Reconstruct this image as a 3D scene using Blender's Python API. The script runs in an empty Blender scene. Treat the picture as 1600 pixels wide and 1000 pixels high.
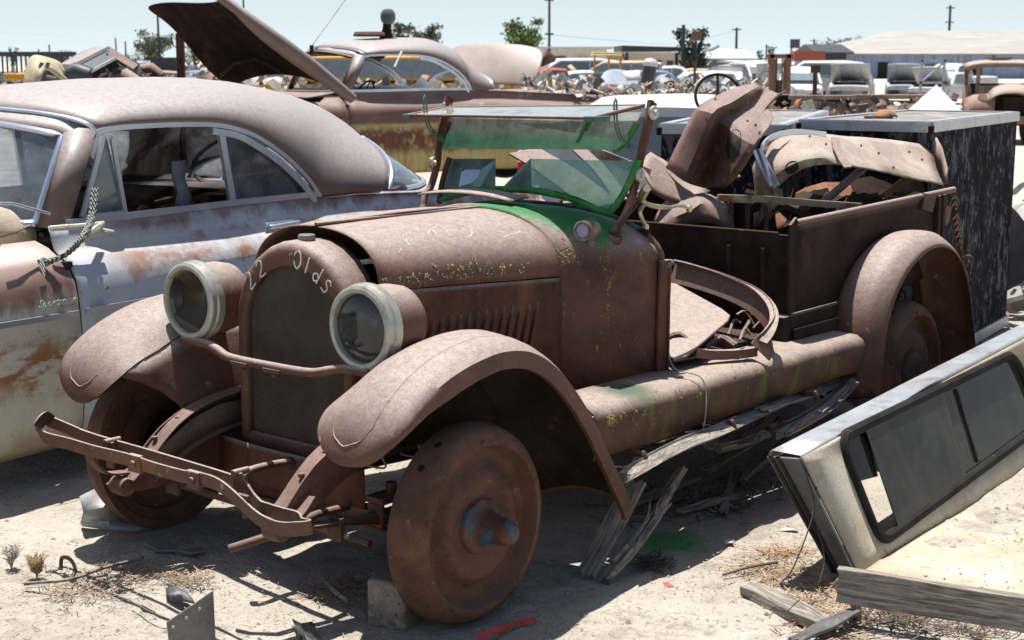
import bpy, math, random
from mathutils import Vector, Matrix, Euler, noise as mn
R=math.radians; PI=math.pi
random.seed(7)
SC=bpy.context.scene; COL=SC.collection
# ------------------------------------------------ camera, sky, sun, exposure
CAMH=1.75; FPX=2343.0; PITCH=math.atan((500-95)/FPX)
cd=bpy.data.cameras.new('camera'); cam=bpy.data.objects.new('camera',cd); COL.objects.link(cam)
cd.sensor_width=36; cd.lens=FPX/1600*36; cd.clip_end=4000; cd.clip_start=.05
cam.location=(0,0,CAMH); cam.rotation_euler=(PI/2-PITCH,0,0); SC.camera=cam
cd.dof.use_dof=True; cd.dof.focus_distance=5.6; cd.dof.aperture_fstop=7.1
SUN_EL=77.0; SUN_AZ=-24.0     # azimuth of the sun measured clockwise from straight ahead
w=bpy.data.worlds.new('World'); SC.world=w; w.use_nodes=True
nt=w.node_tree; bg=nt.nodes['Background']; sk=nt.nodes.new('ShaderNodeTexSky'); sk.sky_type='NISHITA'
sk.sun_disc=False; sk.sun_elevation=R(SUN_EL); sk.sun_rotation=R(SUN_AZ); sk.air_density=1.0; sk.dust_density=1.6; sk.ozone_density=1.0
tc_=nt.nodes.new('ShaderNodeTexCoord'); sx=nt.nodes.new('ShaderNodeSeparateXYZ'); nt.links.new(tc_.outputs['Generated'],sx.inputs[0])
rp=nt.nodes.new('ShaderNodeValToRGB'); nt.links.new(sx.outputs[2],rp.inputs[0]); e=rp.color_ramp.elements   # pale summer haze low over the horizon
e[0].position=0; e[0].color=(1,1,1,1); e[1].position=.26; e[1].color=(0,0,0,1); q=e.new(.05); q.color=(.8,.8,.8,1)
hz=nt.nodes.new('ShaderNodeValToRGB'); nt.links.new(sx.outputs[2],hz.inputs[0]); e=hz.color_ramp.elements
e[0].position=0; e[0].color=(.485,.555,.575,1); e[1].position=.045; e[1].color=(.43,.51,.55,1)
mxh=nt.nodes.new('ShaderNodeMix'); mxh.data_type='RGBA'; mxh.blend_type='MIX'
vm=nt.nodes.new('ShaderNodeVectorMath'); vm.operation='SCALE'; vm.inputs[3].default_value=1/.065; nt.links.new(hz.outputs[0],vm.inputs[0])
nt.links.new(rp.outputs[0],mxh.inputs[0]); nt.links.new(sk.outputs[0],mxh.inputs[6]); nt.links.new(vm.outputs[0],mxh.inputs[7])
nt.links.new(mxh.outputs[2],bg.inputs[0]); bg.inputs[1].default_value=.065
sl=bpy.data.lights.new('sun','SUN'); so=bpy.data.objects.new('sun',sl); COL.objects.link(so)
sl.energy=4.8; sl.angle=R(.55); sl.color=(1,.965,.91)
sd=Vector((math.sin(R(SUN_AZ))*math.cos(R(SUN_EL)),math.cos(R(SUN_AZ))*math.cos(R(SUN_EL)),math.sin(R(SUN_EL))))
so.rotation_euler=(-sd).to_track_quat('-Z','Y').to_euler()
SC.view_settings.view_transform='Standard'; SC.view_settings.look='None'; SC.view_settings.exposure=.80; SC.view_settings.gamma=1
SC.render.engine='CYCLES'
# ------------------------------------------------ survey helpers: where a sight line meets a real plane
CP,SP=math.cos(PITCH),math.sin(PITCH); CO=Vector((0,0,CAMH))
def ray(px,py):
    x=(px-800)/FPX; y=(500-py)/FPX
    return Vector((x,CP+y*SP,-SP+y*CP))
def at(px,py,Y): return CO+ray(px,py)*(Y/ray(px,py).y)
def atz(px,py,z):
    d=ray(px,py); return CO+d*((z-CAMH)/d.z)
class Frame:
    def __init__(s,x,y,ang,z=0): s.M=Matrix.Translation((x,y,z))@Matrix.Rotation(R(ang),4,'Z'); s.I=s.M.inverted()
    def hit(s,px,py,ax,v):
        o=s.I@CO; d=s.I.to_3x3()@ray(px,py); t=(v-o[ax])/d[ax]; return o+d*t
    def loc(s,P): return s.I@Vector(P)
def gz(x,y):
    t=max(0,min(1,(-x-.3)/1.0)); t=t*t*(3-2*t)
    return .07*t
# ------------------------------------------------ mesh builder
def cr(pts,n=6,closed=False):
    P=[Vector(p) for p in pts]; out=[]; m=len(P)
    rng=range(m if closed else m-1)
    for i in rng:
        p1,p2=P[i],P[(i+1)%m]
        p0=P[i-1] if (closed or i>0) else p1*2-p2
        p3=P[(i+2)%m] if (closed or i+2<m) else p2*2-p1
        for k in range(n):
            t=k/n; t2=t*t; t3=t2*t
            out.append(.5*((2*p1)+(p2-p0)*t+(2*p0-5*p1+4*p2-p3)*t2+(3*p1-p0-3*p2+p3)*t3))
    if not closed: out.append(P[-1].copy())
    return out
class MB:
    def __init__(s): s.v=[]; s.f=[]; s.M=None
    def add(s,vs,fs):
        b=len(s.v)
        s.v+= [tuple(s.M@Vector(p)) if s.M else tuple(p) for p in vs]
        s.f+= [tuple(i+b for i in f) for f in fs]; return s
    def box(s,c,d,rot=(0,0,0)):
        E=Euler([R(a) for a in rot]).to_matrix(); c=Vector(c); v=[]
        for z in (-.5,.5):
            for x,y in ((-.5,-.5),(.5,-.5),(.5,.5),(-.5,.5)): v.append(c+E@Vector((x*d[0],y*d[1],z*d[2])))
        return s.add(v,[(0,3,2,1),(4,5,6,7),(0,1,5,4),(1,2,6,5),(2,3,7,6),(3,0,4,7)])
    def tube(s,pts,r,n=8,caps=True,flat=1.0):
        P=[Vector(p) for p in pts]; m=len(P); rr=r if isinstance(r,(list,tuple)) else [r]*m
        T=[(P[min(i+1,m-1)]-P[max(i-1,0)]).normalized() for i in range(m)]
        a=Vector((0,0,1)) if abs(T[0].z)<.9 else Vector((1,0,0)); u=(a-T[0]*a.dot(T[0])).normalized(); v=[]
        for i in range(m):
            u=(u-T[i]*u.dot(T[i])).normalized(); w_=T[i].cross(u)
            for k in range(n):
                t=2*PI*k/n; v.append(P[i]+(u*math.cos(t)*flat+w_*math.sin(t))*rr[i])
        f=[(i*n+k,i*n+(k+1)%n,(i+1)*n+(k+1)%n,(i+1)*n+k) for i in range(m-1) for k in range(n)]
        if caps: f+= [tuple(range(n-1,-1,-1)),tuple((m-1)*n+k for k in range(n))]
        return s.add(v,f)
    def strap(s,pts,w,t,up=(0,0,1)):
        P=[Vector(p) for p in pts]; m=len(P); v=[]
        for i in range(m):
            T=(P[min(i+1,m-1)]-P[max(i-1,0)]).normalized(); ww=w[i] if isinstance(w,(list,tuple)) else w
            U=Vector(up[i] if isinstance(up,list) else up); U=(U-T*U.dot(T)).normalized(); S=T.cross(U)
            for a,b in ((-1,-1),(1,-1),(1,1),(-1,1)): v.append(P[i]+U*(a*ww/2)+S*(b*t/2))
        f=[(i*4+k,i*4+(k+1)%4,i*4+4+(k+1)%4,i*4+4+k) for i in range(m-1) for k in range(4)]
        f+= [(3,2,1,0),tuple((m-1)*4+k for k in range(4))]
        return s.add(v,f)
    def grid(s,rows,cu=False,cv=False,skip=()):
        m=len(rows); n=len(rows[0]); v=[p for r_ in rows for p in r_]
        f=[(i*n+j,i*n+(j+1)%n,((i+1)%m)*n+(j+1)%n,((i+1)%m)*n+j) for i in range(m if cv else m-1) for j in range(n if cu else n-1) if (i,j) not in skip]
        return s.add(v,f)
    def lathe(s,prof,c,ax,n=32,caps=False):
        c=Vector(c); A=Vector(ax).normalized(); a=Vector((0,0,1)) if abs(A.z)<.9 else Vector((1,0,0))
        u=(a-A*a.dot(A)).normalized(); w_=A.cross(u); m=len(prof)
        v=[c+A*h_+(u*math.cos(2*PI*k/n)+w_*math.sin(2*PI*k/n))*r_ for r_,h_ in prof for k in range(n)]
        f=[(i*n+k,i*n+(k+1)%n,(i+1)*n+(k+1)%n,(i+1)*n+k) for i in range(m-1) for k in range(n)]
        if caps: f+= [tuple(range(n-1,-1,-1)),tuple((m-1)*n+k for k in range(n))]
        return s.add(v,f)
    def prism(s,poly,vec):
        P=[Vector(p) for p in poly]; V=Vector(vec); n=len(P)
        return s.add(P+[p+V for p in P],[tuple(range(n-1,-1,-1)),tuple(range(n,2*n))]+[(i,(i+1)%n,n+(i+1)%n,n+i) for i in range(n)])
    def obj(s,name,mat,par=None,ang=38,solid=0,sub=0,bevel=0,smooth=True,off=0,kind=None,jit=0,flip=False):
        me=bpy.data.meshes.new(name); me.from_pydata(s.v,[],s.f); me.update()
        if jit:
            for q in me.vertices: q.co+=Vector(mn.noise_vector(q.co*6))*jit
        me.materials.append(mat)
        import bmesh
        b=bmesh.new(); b.from_mesh(me); bmesh.ops.remove_doubles(b,verts=b.verts,dist=1e-5); bmesh.ops.recalc_face_normals(b,faces=b.faces); b.to_mesh(me); b.free()
        if smooth:
            me.shade_smooth(); 
            if not sub: me.set_sharp_from_angle(angle=R(ang))
        o=bpy.data.objects.new(name,me); COL.objects.link(o)
        if par: o.parent=par
        if solid: 
            q=o.modifiers.new('s','SOLIDIFY'); q.thickness=solid; q.offset=off
        if sub: q=o.modifiers.new('u','SUBSURF'); q.levels=sub; q.render_levels=sub
        if bevel:
            q=o.modifiers.new('b','BEVEL'); q.width=bevel; q.segments=2; q.limit_method='ANGLE'; q.angle_limit=R(40)
        if kind: o['kind']=kind
        return o
def thing(name,label,cat,M=None,loc=(0,0,0),group=None):
    o=bpy.data.objects.new(name,None); COL.objects.link(o); o.empty_display_size=.1
    if M is not None: o.matrix_world=M
    else: o.location=loc
    tag(o,label,cat,group); return o
def tag(o,label,cat,group=None):
    o['label']=label; o['category']=cat
    if group: o['group']=group
    return o
def copytree(o,par=None,label=None):
    c=o.copy(); COL.objects.link(c); c.parent=par
    if label: c['label']=label
    for ch in list(o.children): copytree(ch,c)
    return c
from mathutils.bvhtree import BVHTree
def surf(o,px,py):
    '''point and normal (object space) where a sight line first meets a modelled surface'''
    if 'bv' not in SURF.setdefault(o.name,{}):
        me=o.data; SURF[o.name]['bv']=BVHTree.FromPolygons([v.co for v in me.vertices],[p.vertices for p in me.polygons])
        M=Matrix(); q=o
        while q: M=(q.matrix_world if q.parent is None else q.matrix_basis)@M; q=q.parent
        SURF[o.name]['I']=M.inverted()
    I=SURF[o.name]['I']; a=I@CO; d=(I.to_3x3()@ray(px,py)).normalized(); r_=SURF[o.name]['bv'].ray_cast(a,d)
    if r_[0] is None: return None
    n=r_[1] if r_[1].dot(d)<0 else -r_[1]
    return r_[0],n
SURF={}
# ------------------------------------------------ materials
def srgb(r,g,b):
    f=lambda c:(c/255/12.92) if c/255<=.04045 else ((c/255+.055)/1.055)**2.4
    return (f(r),f(g),f(b),1)
class NT:
    def __init__(s,name):
        s.m=bpy.data.materials.new(name); s.m.use_nodes=True; s.t=s.m.node_tree; s.b=s.t.nodes['Principled BSDF']; s.o=s.t.nodes['Material Output']
        s.tc=s.n('ShaderNodeTexCoord'); s.P=s.tc.outputs['Object']
    def n(s,k): return s.t.nodes.new(k)
    def l(s,a,b): s.t.links.new(a,b)
    def setin(s,i,v):
        if hasattr(v,'is_linked') or isinstance(v,bpy.types.NodeSocket): s.l(v,i)
        else: i.default_value=v
    def math(s,op,a,b=0.0,c=None,clamp=False):
        q=s.n('ShaderNodeMath'); q.operation=op; q.use_clamp=clamp; s.setin(q.inputs[0],a); s.setin(q.inputs[1],b)
        if c is not None: s.setin(q.inputs[2],c)
        return q.outputs[0]
    def mapping(s,scale,loc=(0,0,0),rot=(0,0,0),src=None):
        q=s.n('ShaderNodeMapping'); q.inputs['Scale'].default_value=scale; q.inputs['Location'].default_value=loc; q.inputs['Rotation'].default_value=rot
        s.l(src or s.P,q.inputs[0]); return q.outputs[0]
    def noise(s,scale,detail=4,rough=.6,vec=None,dist=0):
        q=s.n('ShaderNodeTexNoise'); q.inputs['Scale'].default_value=scale; q.inputs['Detail'].default_value=detail; q.inputs['Roughness'].default_value=rough; q.inputs['Distortion'].default_value=dist
        s.l(vec or s.P,q.inputs['Vector']); return q.outputs['Fac']
    def ramp(s,fac,a,b):   # smooth 0..1 between a and b
        q=s.n('ShaderNodeMapRange'); q.interpolation_type='SMOOTHSTEP'; q.inputs[1].default_value=a; q.inputs[2].default_value=b
        s.l(fac,q.inputs[0]); return q.outputs[0]
    def mix(s,fac,a,b,mode='MIX'):
        q=s.n('ShaderNodeMix'); q.data_type='RGBA'; q.blend_type=mode
        s.setin(q.inputs[0],fac); s.setin(q.inputs[6],a); s.setin(q.inputs[7],b); return q.outputs[2]
    def bump(s,h,strength=.3,dist=.01,nrm=None):
        q=s.n('ShaderNodeBump'); q.inputs['Strength'].default_value=strength; q.inputs['Distance'].default_value=dist; s.l(h,q.inputs['Height'])
        if nrm: s.l(nrm,q.inputs['Normal'])
        return q.outputs[0]
    def geo(s,which):
        q=s.n('ShaderNodeNewGeometry'); return q.outputs[which]
    def sep(s,v):
        q=s.n('ShaderNodeSeparateXYZ'); s.l(v,q.inputs[0]); return q.outputs
    def fin(s,col,rough=.8,metal=0,nrm=None,spec=.3):
        s.setin(s.b.inputs['Base Color'],col); s.setin(s.b.inputs['Roughness'],rough); s.setin(s.b.inputs['Metallic'],metal)
        s.b.inputs['Specular IOR Level'].default_value=spec
        if nrm: s.l(nrm,s.b.inputs['Normal'])
        return s.m
def sc(c,k): return (c[0]*k,c[1]*k,c[2]*k,1)
def weather(name,base,spots=(),rough=.75,bump=.25,metal=0,top=None,paints=(),grain=.25,var=.35,vscale=5,off=0,spec=.3,gscale=130,bscale=45,pits=0):
    """base colour with slow variation, stains (colour, scale, lo, hi, stretch), dust on upward faces, sprayed paint (centre, radius, colour)"""
    m=NT(name); P=m.mapping((1,1,1),(off,off*.7,off*.3)); 
    c=m.mix(m.ramp(m.noise(vscale,5,.65,P),.3,.7),sc(base,1-var),sc(base,1+var))
    for q in spots:
        col,s_,lo,hi=q[:4]; st=q[4] if len(q)>4 else (1,1,1)
        v=m.mapping(st,(off*1.3+s_,s_*.37,off)); c=m.mix(m.ramp(m.noise(s_,6,.68,v),lo,hi),c,col)
    if top:
        nz=m.sep(m.geo('Normal'))[2]; vo=m.n('ShaderNodeTexVoronoi'); vo.feature='DISTANCE_TO_EDGE'; vo.inputs['Scale'].default_value=95; m.l(P,vo.inputs[0]); lace=m.math('SUBTRACT',1,m.ramp(vo.outputs[0],.0,.22)); f=m.math('MULTIPLY',m.ramp(nz,.12,1.0),m.math('ADD',m.math('MULTIPLY',m.ramp(m.noise(38,4,.7,P),.2,.75),.45),.45)); f=m.math('MULTIPLY',f,top[1]); f=m.math('ADD',f,m.math('MULTIPLY',m.math('MULTIPLY',lace,m.ramp(nz,.2,.9)),top[2] if len(top)>2 else .12),clamp=True); c=m.mix(f,c,top[0])
    for ctr,rad,col,soft in paints:
        q=m.n('ShaderNodeVectorMath'); q.operation='DISTANCE'; m.l(m.P,q.inputs[0]); q.inputs[1].default_value=ctr
        d=m.math('ADD',m.math('DIVIDE',q.outputs['Value'],rad),m.math('MULTIPLY',m.math('SUBTRACT',m.noise(22,5,.7),.5),.5))
        f=m.math('SUBTRACT',1,m.ramp(d,1-soft,1+soft)); c=m.mix(f,c,col)
    if pits: pm=m.math('MULTIPLY',m.ramp(m.noise(62,4,.8,P),.60,.70),pits); c=m.mix(pm,c,sc(base,.35)); c=m.mix(m.math('MULTIPLY',m.ramp(m.noise(37,5,.8,m.mapping((1,1,1),(7,3,off))),.64,.72),pits*.7),c,(base[0]*.5+.17,base[1]*.5+.135,base[2]*.5+.11,1))
    g=m.noise(gscale,3,.7); c=m.mix(grain,c,m.mix(m.ramp(g,.3,.7),(.35,.35,.35,1),(1.45,1.45,1.45,1)),'MULTIPLY')
    h=m.math('ADD',m.noise(bscale,6,.7,P),m.math('MULTIPLY',m.noise(6,3,.5,P),1.2))
    return m.fin(c,m.ramp(m.noise(14,4,.6,P),-.6,1.2) if rough is None else rough,metal,m.bump(h,bump,.006),spec)
BR=(.103,.047,.031,1)       # old oxidised brown primer and rust
BRT=(.415,.345,.31,1)       # its sun bleached bloom on the upward faces
OR=(.20,.075,.028,1); DK=(.05,.024,.018,1); YL=(.28,.23,.05,1); GREEN=(.035,.17,.06,1)
M_olds=weather('oxidised_brown_paint',BR,[((.19,.08,.045,1),3,.5,.72),((.07,.035,.028,1),7,.56,.74),((.30,.2,.16,1),26,.62,.72)],top=(BRT,.86),bump=.35,var=.22,rough=.6,spec=.35,pits=.55)
M_bed=weather('dark_cargo_side',(.036,.021,.017,1),[((.07,.035,.025,1),4,.55,.7),((.11,.09,.055,1),22,.68,.75)],bump=.3,top=(BRT,.6),spec=.12,rough=.85,pits=.4)
M_side=weather('oxidised_brown_side',(.084,.037,.023,1),[((.17,.066,.038,1),4,.5,.7,(1,1,.3)),((.055,.03,.026,1),9,.55,.7,(1,1,.25)),((.22,.17,.05,1),24,.68,.76,(1,1,.35))],top=(BRT,.8),bump=.3,spec=.2,pits=.5)
M_wheel=weather('rusty_wheel_steel',(.118,.058,.037,1),[((.19,.082,.04,1),6,.56,.80),((.06,.034,.03,1),10,.55,.7),((.24,.16,.11,1),30,.6,.75)],top=((.2,.14,.12,1),.5),bump=.35,rough=.7,spec=.2,pits=.5)
M_hub=weather('hub_rust_blue',(.115,.055,.036,1),[((.035,.095,.14,1),18,.53,.58),((.24,.1,.04,1),12,.62,.7)],bump=.3,rough=.6)
M_dark=weather('dark_greasy_iron',(.032,.02,.016,1),[((.09,.045,.028,1),9,.58,.74),((.015,.013,.012,1),6,.5,.7)],bump=.5,top=((.14,.10,.08,1),.4),spec=.1,rough=.9)
M_frame=weather('frame_iron',(.10,.05,.037,1),[((.2,.085,.04,1),8,.55,.72),((.05,.03,.026,1),7,.5,.7)],bump=.35,top=((.28,.2,.17,1),.7))
M_rim=weather('tarnished_nickel',(.38,.38,.33,1),[((.2,.18,.13,1),14,.5,.75)],rough=.42,metal=.45,bump=.05,grain=.15,var=.15)
M_brass=weather('worn_plated_lever',(.46,.38,.25,1),[((.2,.15,.1,1),20,.5,.7)],rough=.35,metal=.7,bump=.1,grain=.1)
M_chrome=weather('dull_chrome',(.62,.64,.68,1),[((.3,.26,.22,1),25,.62,.75)],rough=.28,metal=.85,bump=.03,grain=.1,var=.1)
M_green=weather('green_sprayed_frame',(.028,.17,.045,1),[((.07,.26,.04,1),8,.55,.7),((.09,.05,.035,1),17,.6,.68)],bump=.5,rough=.5)
M_teal=weather('teal_bracket',(.07,.15,.13,1),[((.16,.1,.07,1),14,.5,.65)],bump=.3)
M_black=weather('black_void_rubber',(.018,.017,.017,1),(),bump=.1)
def glass(name,tint,dirt,amt,green=None,zr=None,trl=.5,gl=.9):
    m=NT(name); t=m.n('ShaderNodeBsdfTransparent'); t.inputs[0].default_value=tint
    d=m.n('ShaderNodeBsdfDiffuse'); tl=m.n('ShaderNodeBsdfTranslucent'); g=m.n('ShaderNodeBsdfGlossy'); g.inputs['Roughness'].default_value=.06; g.inputs[0].default_value=(.9,.9,.9,1)
    n=m.ramp(m.math('ADD',m.math('MULTIPLY',m.noise(4,7,.75),.85),m.math('MULTIPLY',m.noise(9,5,.7,m.mapping((1,3,.6))),.15)),.32,.68); f=m.math('ADD',amt*.45,m.math('MULTIPLY',n,amt*1.1)); col=dirt
    if green:
        z=m.math('ADD',m.sep(m.P)[2],m.math('MULTIPLY',m.math('SUBTRACT',m.noise(9,4,.6),.5),.03))
        k=m.math('SUBTRACT',1,m.ramp(z,zr[0],zr[1])); col=m.mix(k,dirt,green); f=m.math('ADD',f,m.math('MULTIPLY',k,zr[2]),clamp=True)
    g.inputs[0].default_value=(gl,gl,gl,1); m.setin(d.inputs[0],col); m.setin(tl.inputs[0],col); dd=m.n('ShaderNodeMixShader'); dd.inputs[0].default_value=trl; m.l(d.outputs[0],dd.inputs[1]); m.l(tl.outputs[0],dd.inputs[2]); d=dd
    a=m.n('ShaderNodeMixShader'); m.l(f,a.inputs[0]); m.l(t.outputs[0],a.inputs[1]); m.l(d.outputs[0],a.inputs[2])
    fr=m.n('ShaderNodeFresnel'); fr.inputs[0].default_value=1.5
    b=m.n('ShaderNodeMixShader'); m.l(fr.outputs[0],b.inputs[0]); m.l(a.outputs[0],b.inputs[1]); m.l(g.outputs[0],b.inputs[2])
    m.l(b.outputs[0],m.o.inputs[0]); return m.m
G_low=glass('dusty_teal_glass',(.72,.92,.86,1),(.52,.68,.63,1),.30,(.22,.58,.34,1),(1.19,1.29,.22),.7,.5)
G_up=glass('dusty_sky_reflect_glass',(.72,.86,.80,1),(.82,.86,.84,1),.62,(.34,.74,.46,1),(1.43,1.50,.18),.6,.5)  # dust colour raised to near white to carry the sky's reflection too
G_visor=glass('dusty_visor_glass',(.8,.86,.83,1),(.50,.52,.49,1),1.0,trl=.35)
G_car=glass('dusty_car_glass',(.55,.62,.68,1),(.34,.38,.42,1),.45)
G_rear=glass('dusty_pale_glass',(.6,.66,.7,1),(.34,.37,.39,1),.7,gl=.2)
G_lamp=glass('lamp_glass',(.75,.78,.8,1),(.25,.28,.3,1),.14)
def wood(name,a,b,s=1):
    m=NT(name); v=m.mapping((2,26*s,26*s)); n=m.noise(3,7,.7,v,.6); c=m.mix(m.ramp(n,.32,.68),a,b); n2=m.noise(14,4,.6); c=m.mix(m.math('MULTIPLY',n2,.4),c,sc(a,.5))
    return m.fin(c,.85,0,m.bump(n,.7,.01),.2)
W_grey=wood('weathered_grey_wood',(.11,.095,.08,1),(.46,.41,.35,1))
W_tan=wood('dry_tan_wood',(.2,.15,.1,1),(.5,.42,.31,1))
# ================================================= GROUND
def groundmat():
    m=NT('dry_pale_dirt'); 
    c=m.mix(m.ramp(m.noise(1.3,6,.6),.35,.65),(.45,.405,.34,1),(.59,.54,.47,1)); c=m.mix(m.ramp(m.noise(11,6,.7),.52,.72),c,(.38,.33,.27,1)); c=m.mix(m.ramp(m.noise(70,4,.7),.57,.70),c,(.22,.185,.155,1)); c=m.mix(m.math('MULTIPLY',m.ramp(m.noise(2.6,7,.75),.48,.64),.7),c,(.29,.24,.195,1))
    q=m.n('ShaderNodeVectorMath'); q.operation='DISTANCE'; m.l(m.P,q.inputs[0]); g=atz(1047,846,0); q.inputs[1].default_value=(g.x,g.y,0)
    f=m.math('SUBTRACT',1,m.ramp(m.math('ADD',q.outputs['Value'],m.math('MULTIPLY',m.math('SUBTRACT',m.noise(16,5,.7),.5),.22)),.07,.17)); c=m.mix(m.math('MULTIPLY',f,.8),c,(.05,.42,.09,1))
    v=m.n('ShaderNodeTexVoronoi'); v.inputs['Scale'].default_value=38; m.l(m.P,v.inputs[0])
    hh=m.math('ADD',m.math('MULTIPLY',m.noise(4,5,.6),2.0),m.math('ADD',m.math('MULTIPLY',m.noise(24,6,.72),1.1),m.math('MULTIPLY',m.ramp(v.outputs[0],.0,.35),-.25)))
    return m.fin(c,.95,0,m.bump(hh,.9,.035),.1)
M_ground=groundmat()
m=MB(); rows=[]
xs=[-500,-120,-40,-15,-7]+[-4+.05*i for i in range(161)]+[7,15,40,120,500]; ys=[-20,0,2.5]+[3.2+.05*i for i in range(150)]+[12,16,24,40,80,200,600,2500]
for y in ys: rows.append([Vector((x,y,gz(x,y)+(.016*mn.noise(Vector((x*1.6,y*1.6,0)))+.012*mn.noise(Vector((x*6,y*6,3)))+.005*mn.noise(Vector((x*17,y*17,5))) if abs(x)<5 and 3<y<11 else 0))) for x in xs])
m.grid(rows); m.obj('ground',M_ground,None,ang=180,kind='structure')
# ================================================= OLD FLATBED TRUCK
FO=Frame(-.73185585,4.89888283,50.6); h=FO.hit
olds=thing('vintage_truck','rusty brown antique open truck with disc wheels, big round headlamps and green-sprayed windshield','truck',FO.M)
def arch(hw,zb,zs,zt,n=14,p=2.0):
    """outline (y,z): up one side, over an elliptical arch, down the other"""
    L=[(-hw,zb),(-hw,(zb+zs)/2)]
    for k in range(n+1):
        t=PI-PI*k/n; L.append((hw*math.copysign(abs(math.cos(t))**(2/p),math.cos(t)),zs+(zt-zs)*abs(math.sin(t))**(2/p)))
    return L+[(hw,(zb+zs)/2),(hw,zb)]
# radiator shell: flat face ring, rounded shoulder, crown running back
def ringrow(x,hw,zb,zs,zt): return [Vector((x,y-.025,z)) for y,z in arch(hw,zb,zs,zt)]
def ringin(x,hw,zb,zs,zt): return ringrow(x,hw,zb,zs,zt)
m=MB(); m.grid([ringrow(.02,.234,.46,.865,1.086),ringrow(-.012,.236,.46,.865,1.09),ringrow(-.018,.242,.46,.868,1.102),ringrow(-.018,.264,.46,.872,1.138),ringrow(-.010,.276,.46,.875,1.157),ringrow(.012,.283,.46,.877,1.166),ringrow(.12,.285,.46,.877,1.168)])
m.prism([(-.016,-.285,.43),(-.016,.235,.43),(-.016,.235,.485),(-.016,.205,.492),(-.016,.165,.489),(-.016,-.215,.489),(-.016,-.255,.492),(-.016,-.285,.485)],(.02,0,0))
rs=m.obj('radiator_shell',M_olds,olds,ang=50,solid=.006)
m=MB(); m.lathe([(.001,.0),(.027,0),(.029,.004),(.029,.016),(.026,.021),(.001,.022)],(.05,-.03,1.166),(0,0,1),20); m.obj('radiator_cap',weather('cap_grey',(.16,.15,.135,1),[((.25,.24,.2,1),20,.5,.7)],rough=.5),olds,bevel=.002)
m=MB(); m.lathe([(.012,.001),(.016,.006),(.01,.01),(.0,.011)],(-.018,-.035,1.118),(-1,0,0),14); m.obj('badge_boss',M_wheel,olds)
# honeycomb core
q=NT('honeycomb_core'); v=q.mapping((1,1,1)); s_=q.sep(v)
hx=q.math('MULTIPLY',s_[1],2*PI/.0105); hz=q.math('MULTIPLY',s_[2],2*PI/.0125)
a_=q.math('MULTIPLY',q.math('SINE',hx),q.math('SINE',hz)); cell=q.ramp(q.math('ABSOLUTE',a_),.12,.55)
c_=q.mix(cell,(.20,.165,.125,1),(.018,.016,.014,1)); c_=q.mix(q.ramp(q.noise(5,4,.6),.4,.7),c_,(.085,.06,.042,1)); c_=q.mix(q.math('MULTIPLY',cell,.6),c_,(.012,.011,.010,1))
G_core=q.fin(c_,.6,.2,q.bump(q.math('SUBTRACT',1,cell),1.0,.006),.3)
m=MB(); L=arch(.235,.46,.865,1.088); m.prism([(.004,y-.025,z) for y,z in L],(.05,0,0)); m.obj('grille',G_core,olds)
# chalk writing, laid as thin chalk ridges on the shell face
M_chalk=weather('white_chalk',(.62,.60,.56,1),(),bump=.6,var=.2,grain=.5,gscale=300)
def chalk(strokes,cy,cz,sc_,rot,name='chalk_writing',label=None):
    m=MB()
    for st in strokes:
        pts=[]
        for a,b in st:
            ca,sa=math.cos(R(rot)),math.sin(R(rot)); X=(a*ca-b*sa)*sc_; Z=(a*sa+b*ca)*sc_
            pts.append((-.0225,cy-X,cz+Z))
        P=cr(pts,4) if len(pts)>2 else pts
        m.strap(P,.0052,.002,up=[tuple((P[min(i+1,len(P)-1)]-P[max(i-1,0)] if len(pts)>2 else Vector(P[1])-Vector(P[0])).cross(Vector((1,0,0)))) for i in range(len(P))])
    o=m.obj(name,M_chalk,rs,smooth=False,jit=.0006)
    if label: o['label']=label
two=[[(-.4,.55),(-.1,.95),(.35,.7),(.2,.2),(-.4,-.55),(.5,-.5)]]
chalk(two,.172,1.018,.038,40,label="chalked digits 22"); chalk(two,.118,1.062,.036,28)
chalk([[(0,.9),(-.45,.4),(-.35,-.4),(.1,-.8),(.45,-.2),(.35,.5),(0,.9)]],-.062,1.112,.036,-14,label='chalked word Olds')
chalk([[(0,.8),(.02,-.8)]],-.108,1.098,.034,-24)
chalk([[(.4,.95),(.4,-.8)],[(.4,-.2),(0,.1),(-.35,-.3),(0,-.75),(.4,-.45)]],-.152,1.072,.034,-36)
chalk([[(.4,.5),(0,.7),(-.3,.35),(.25,-.1),(.2,-.6),(-.35,-.6)]],-.194,1.037,.036,-48)
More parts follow.
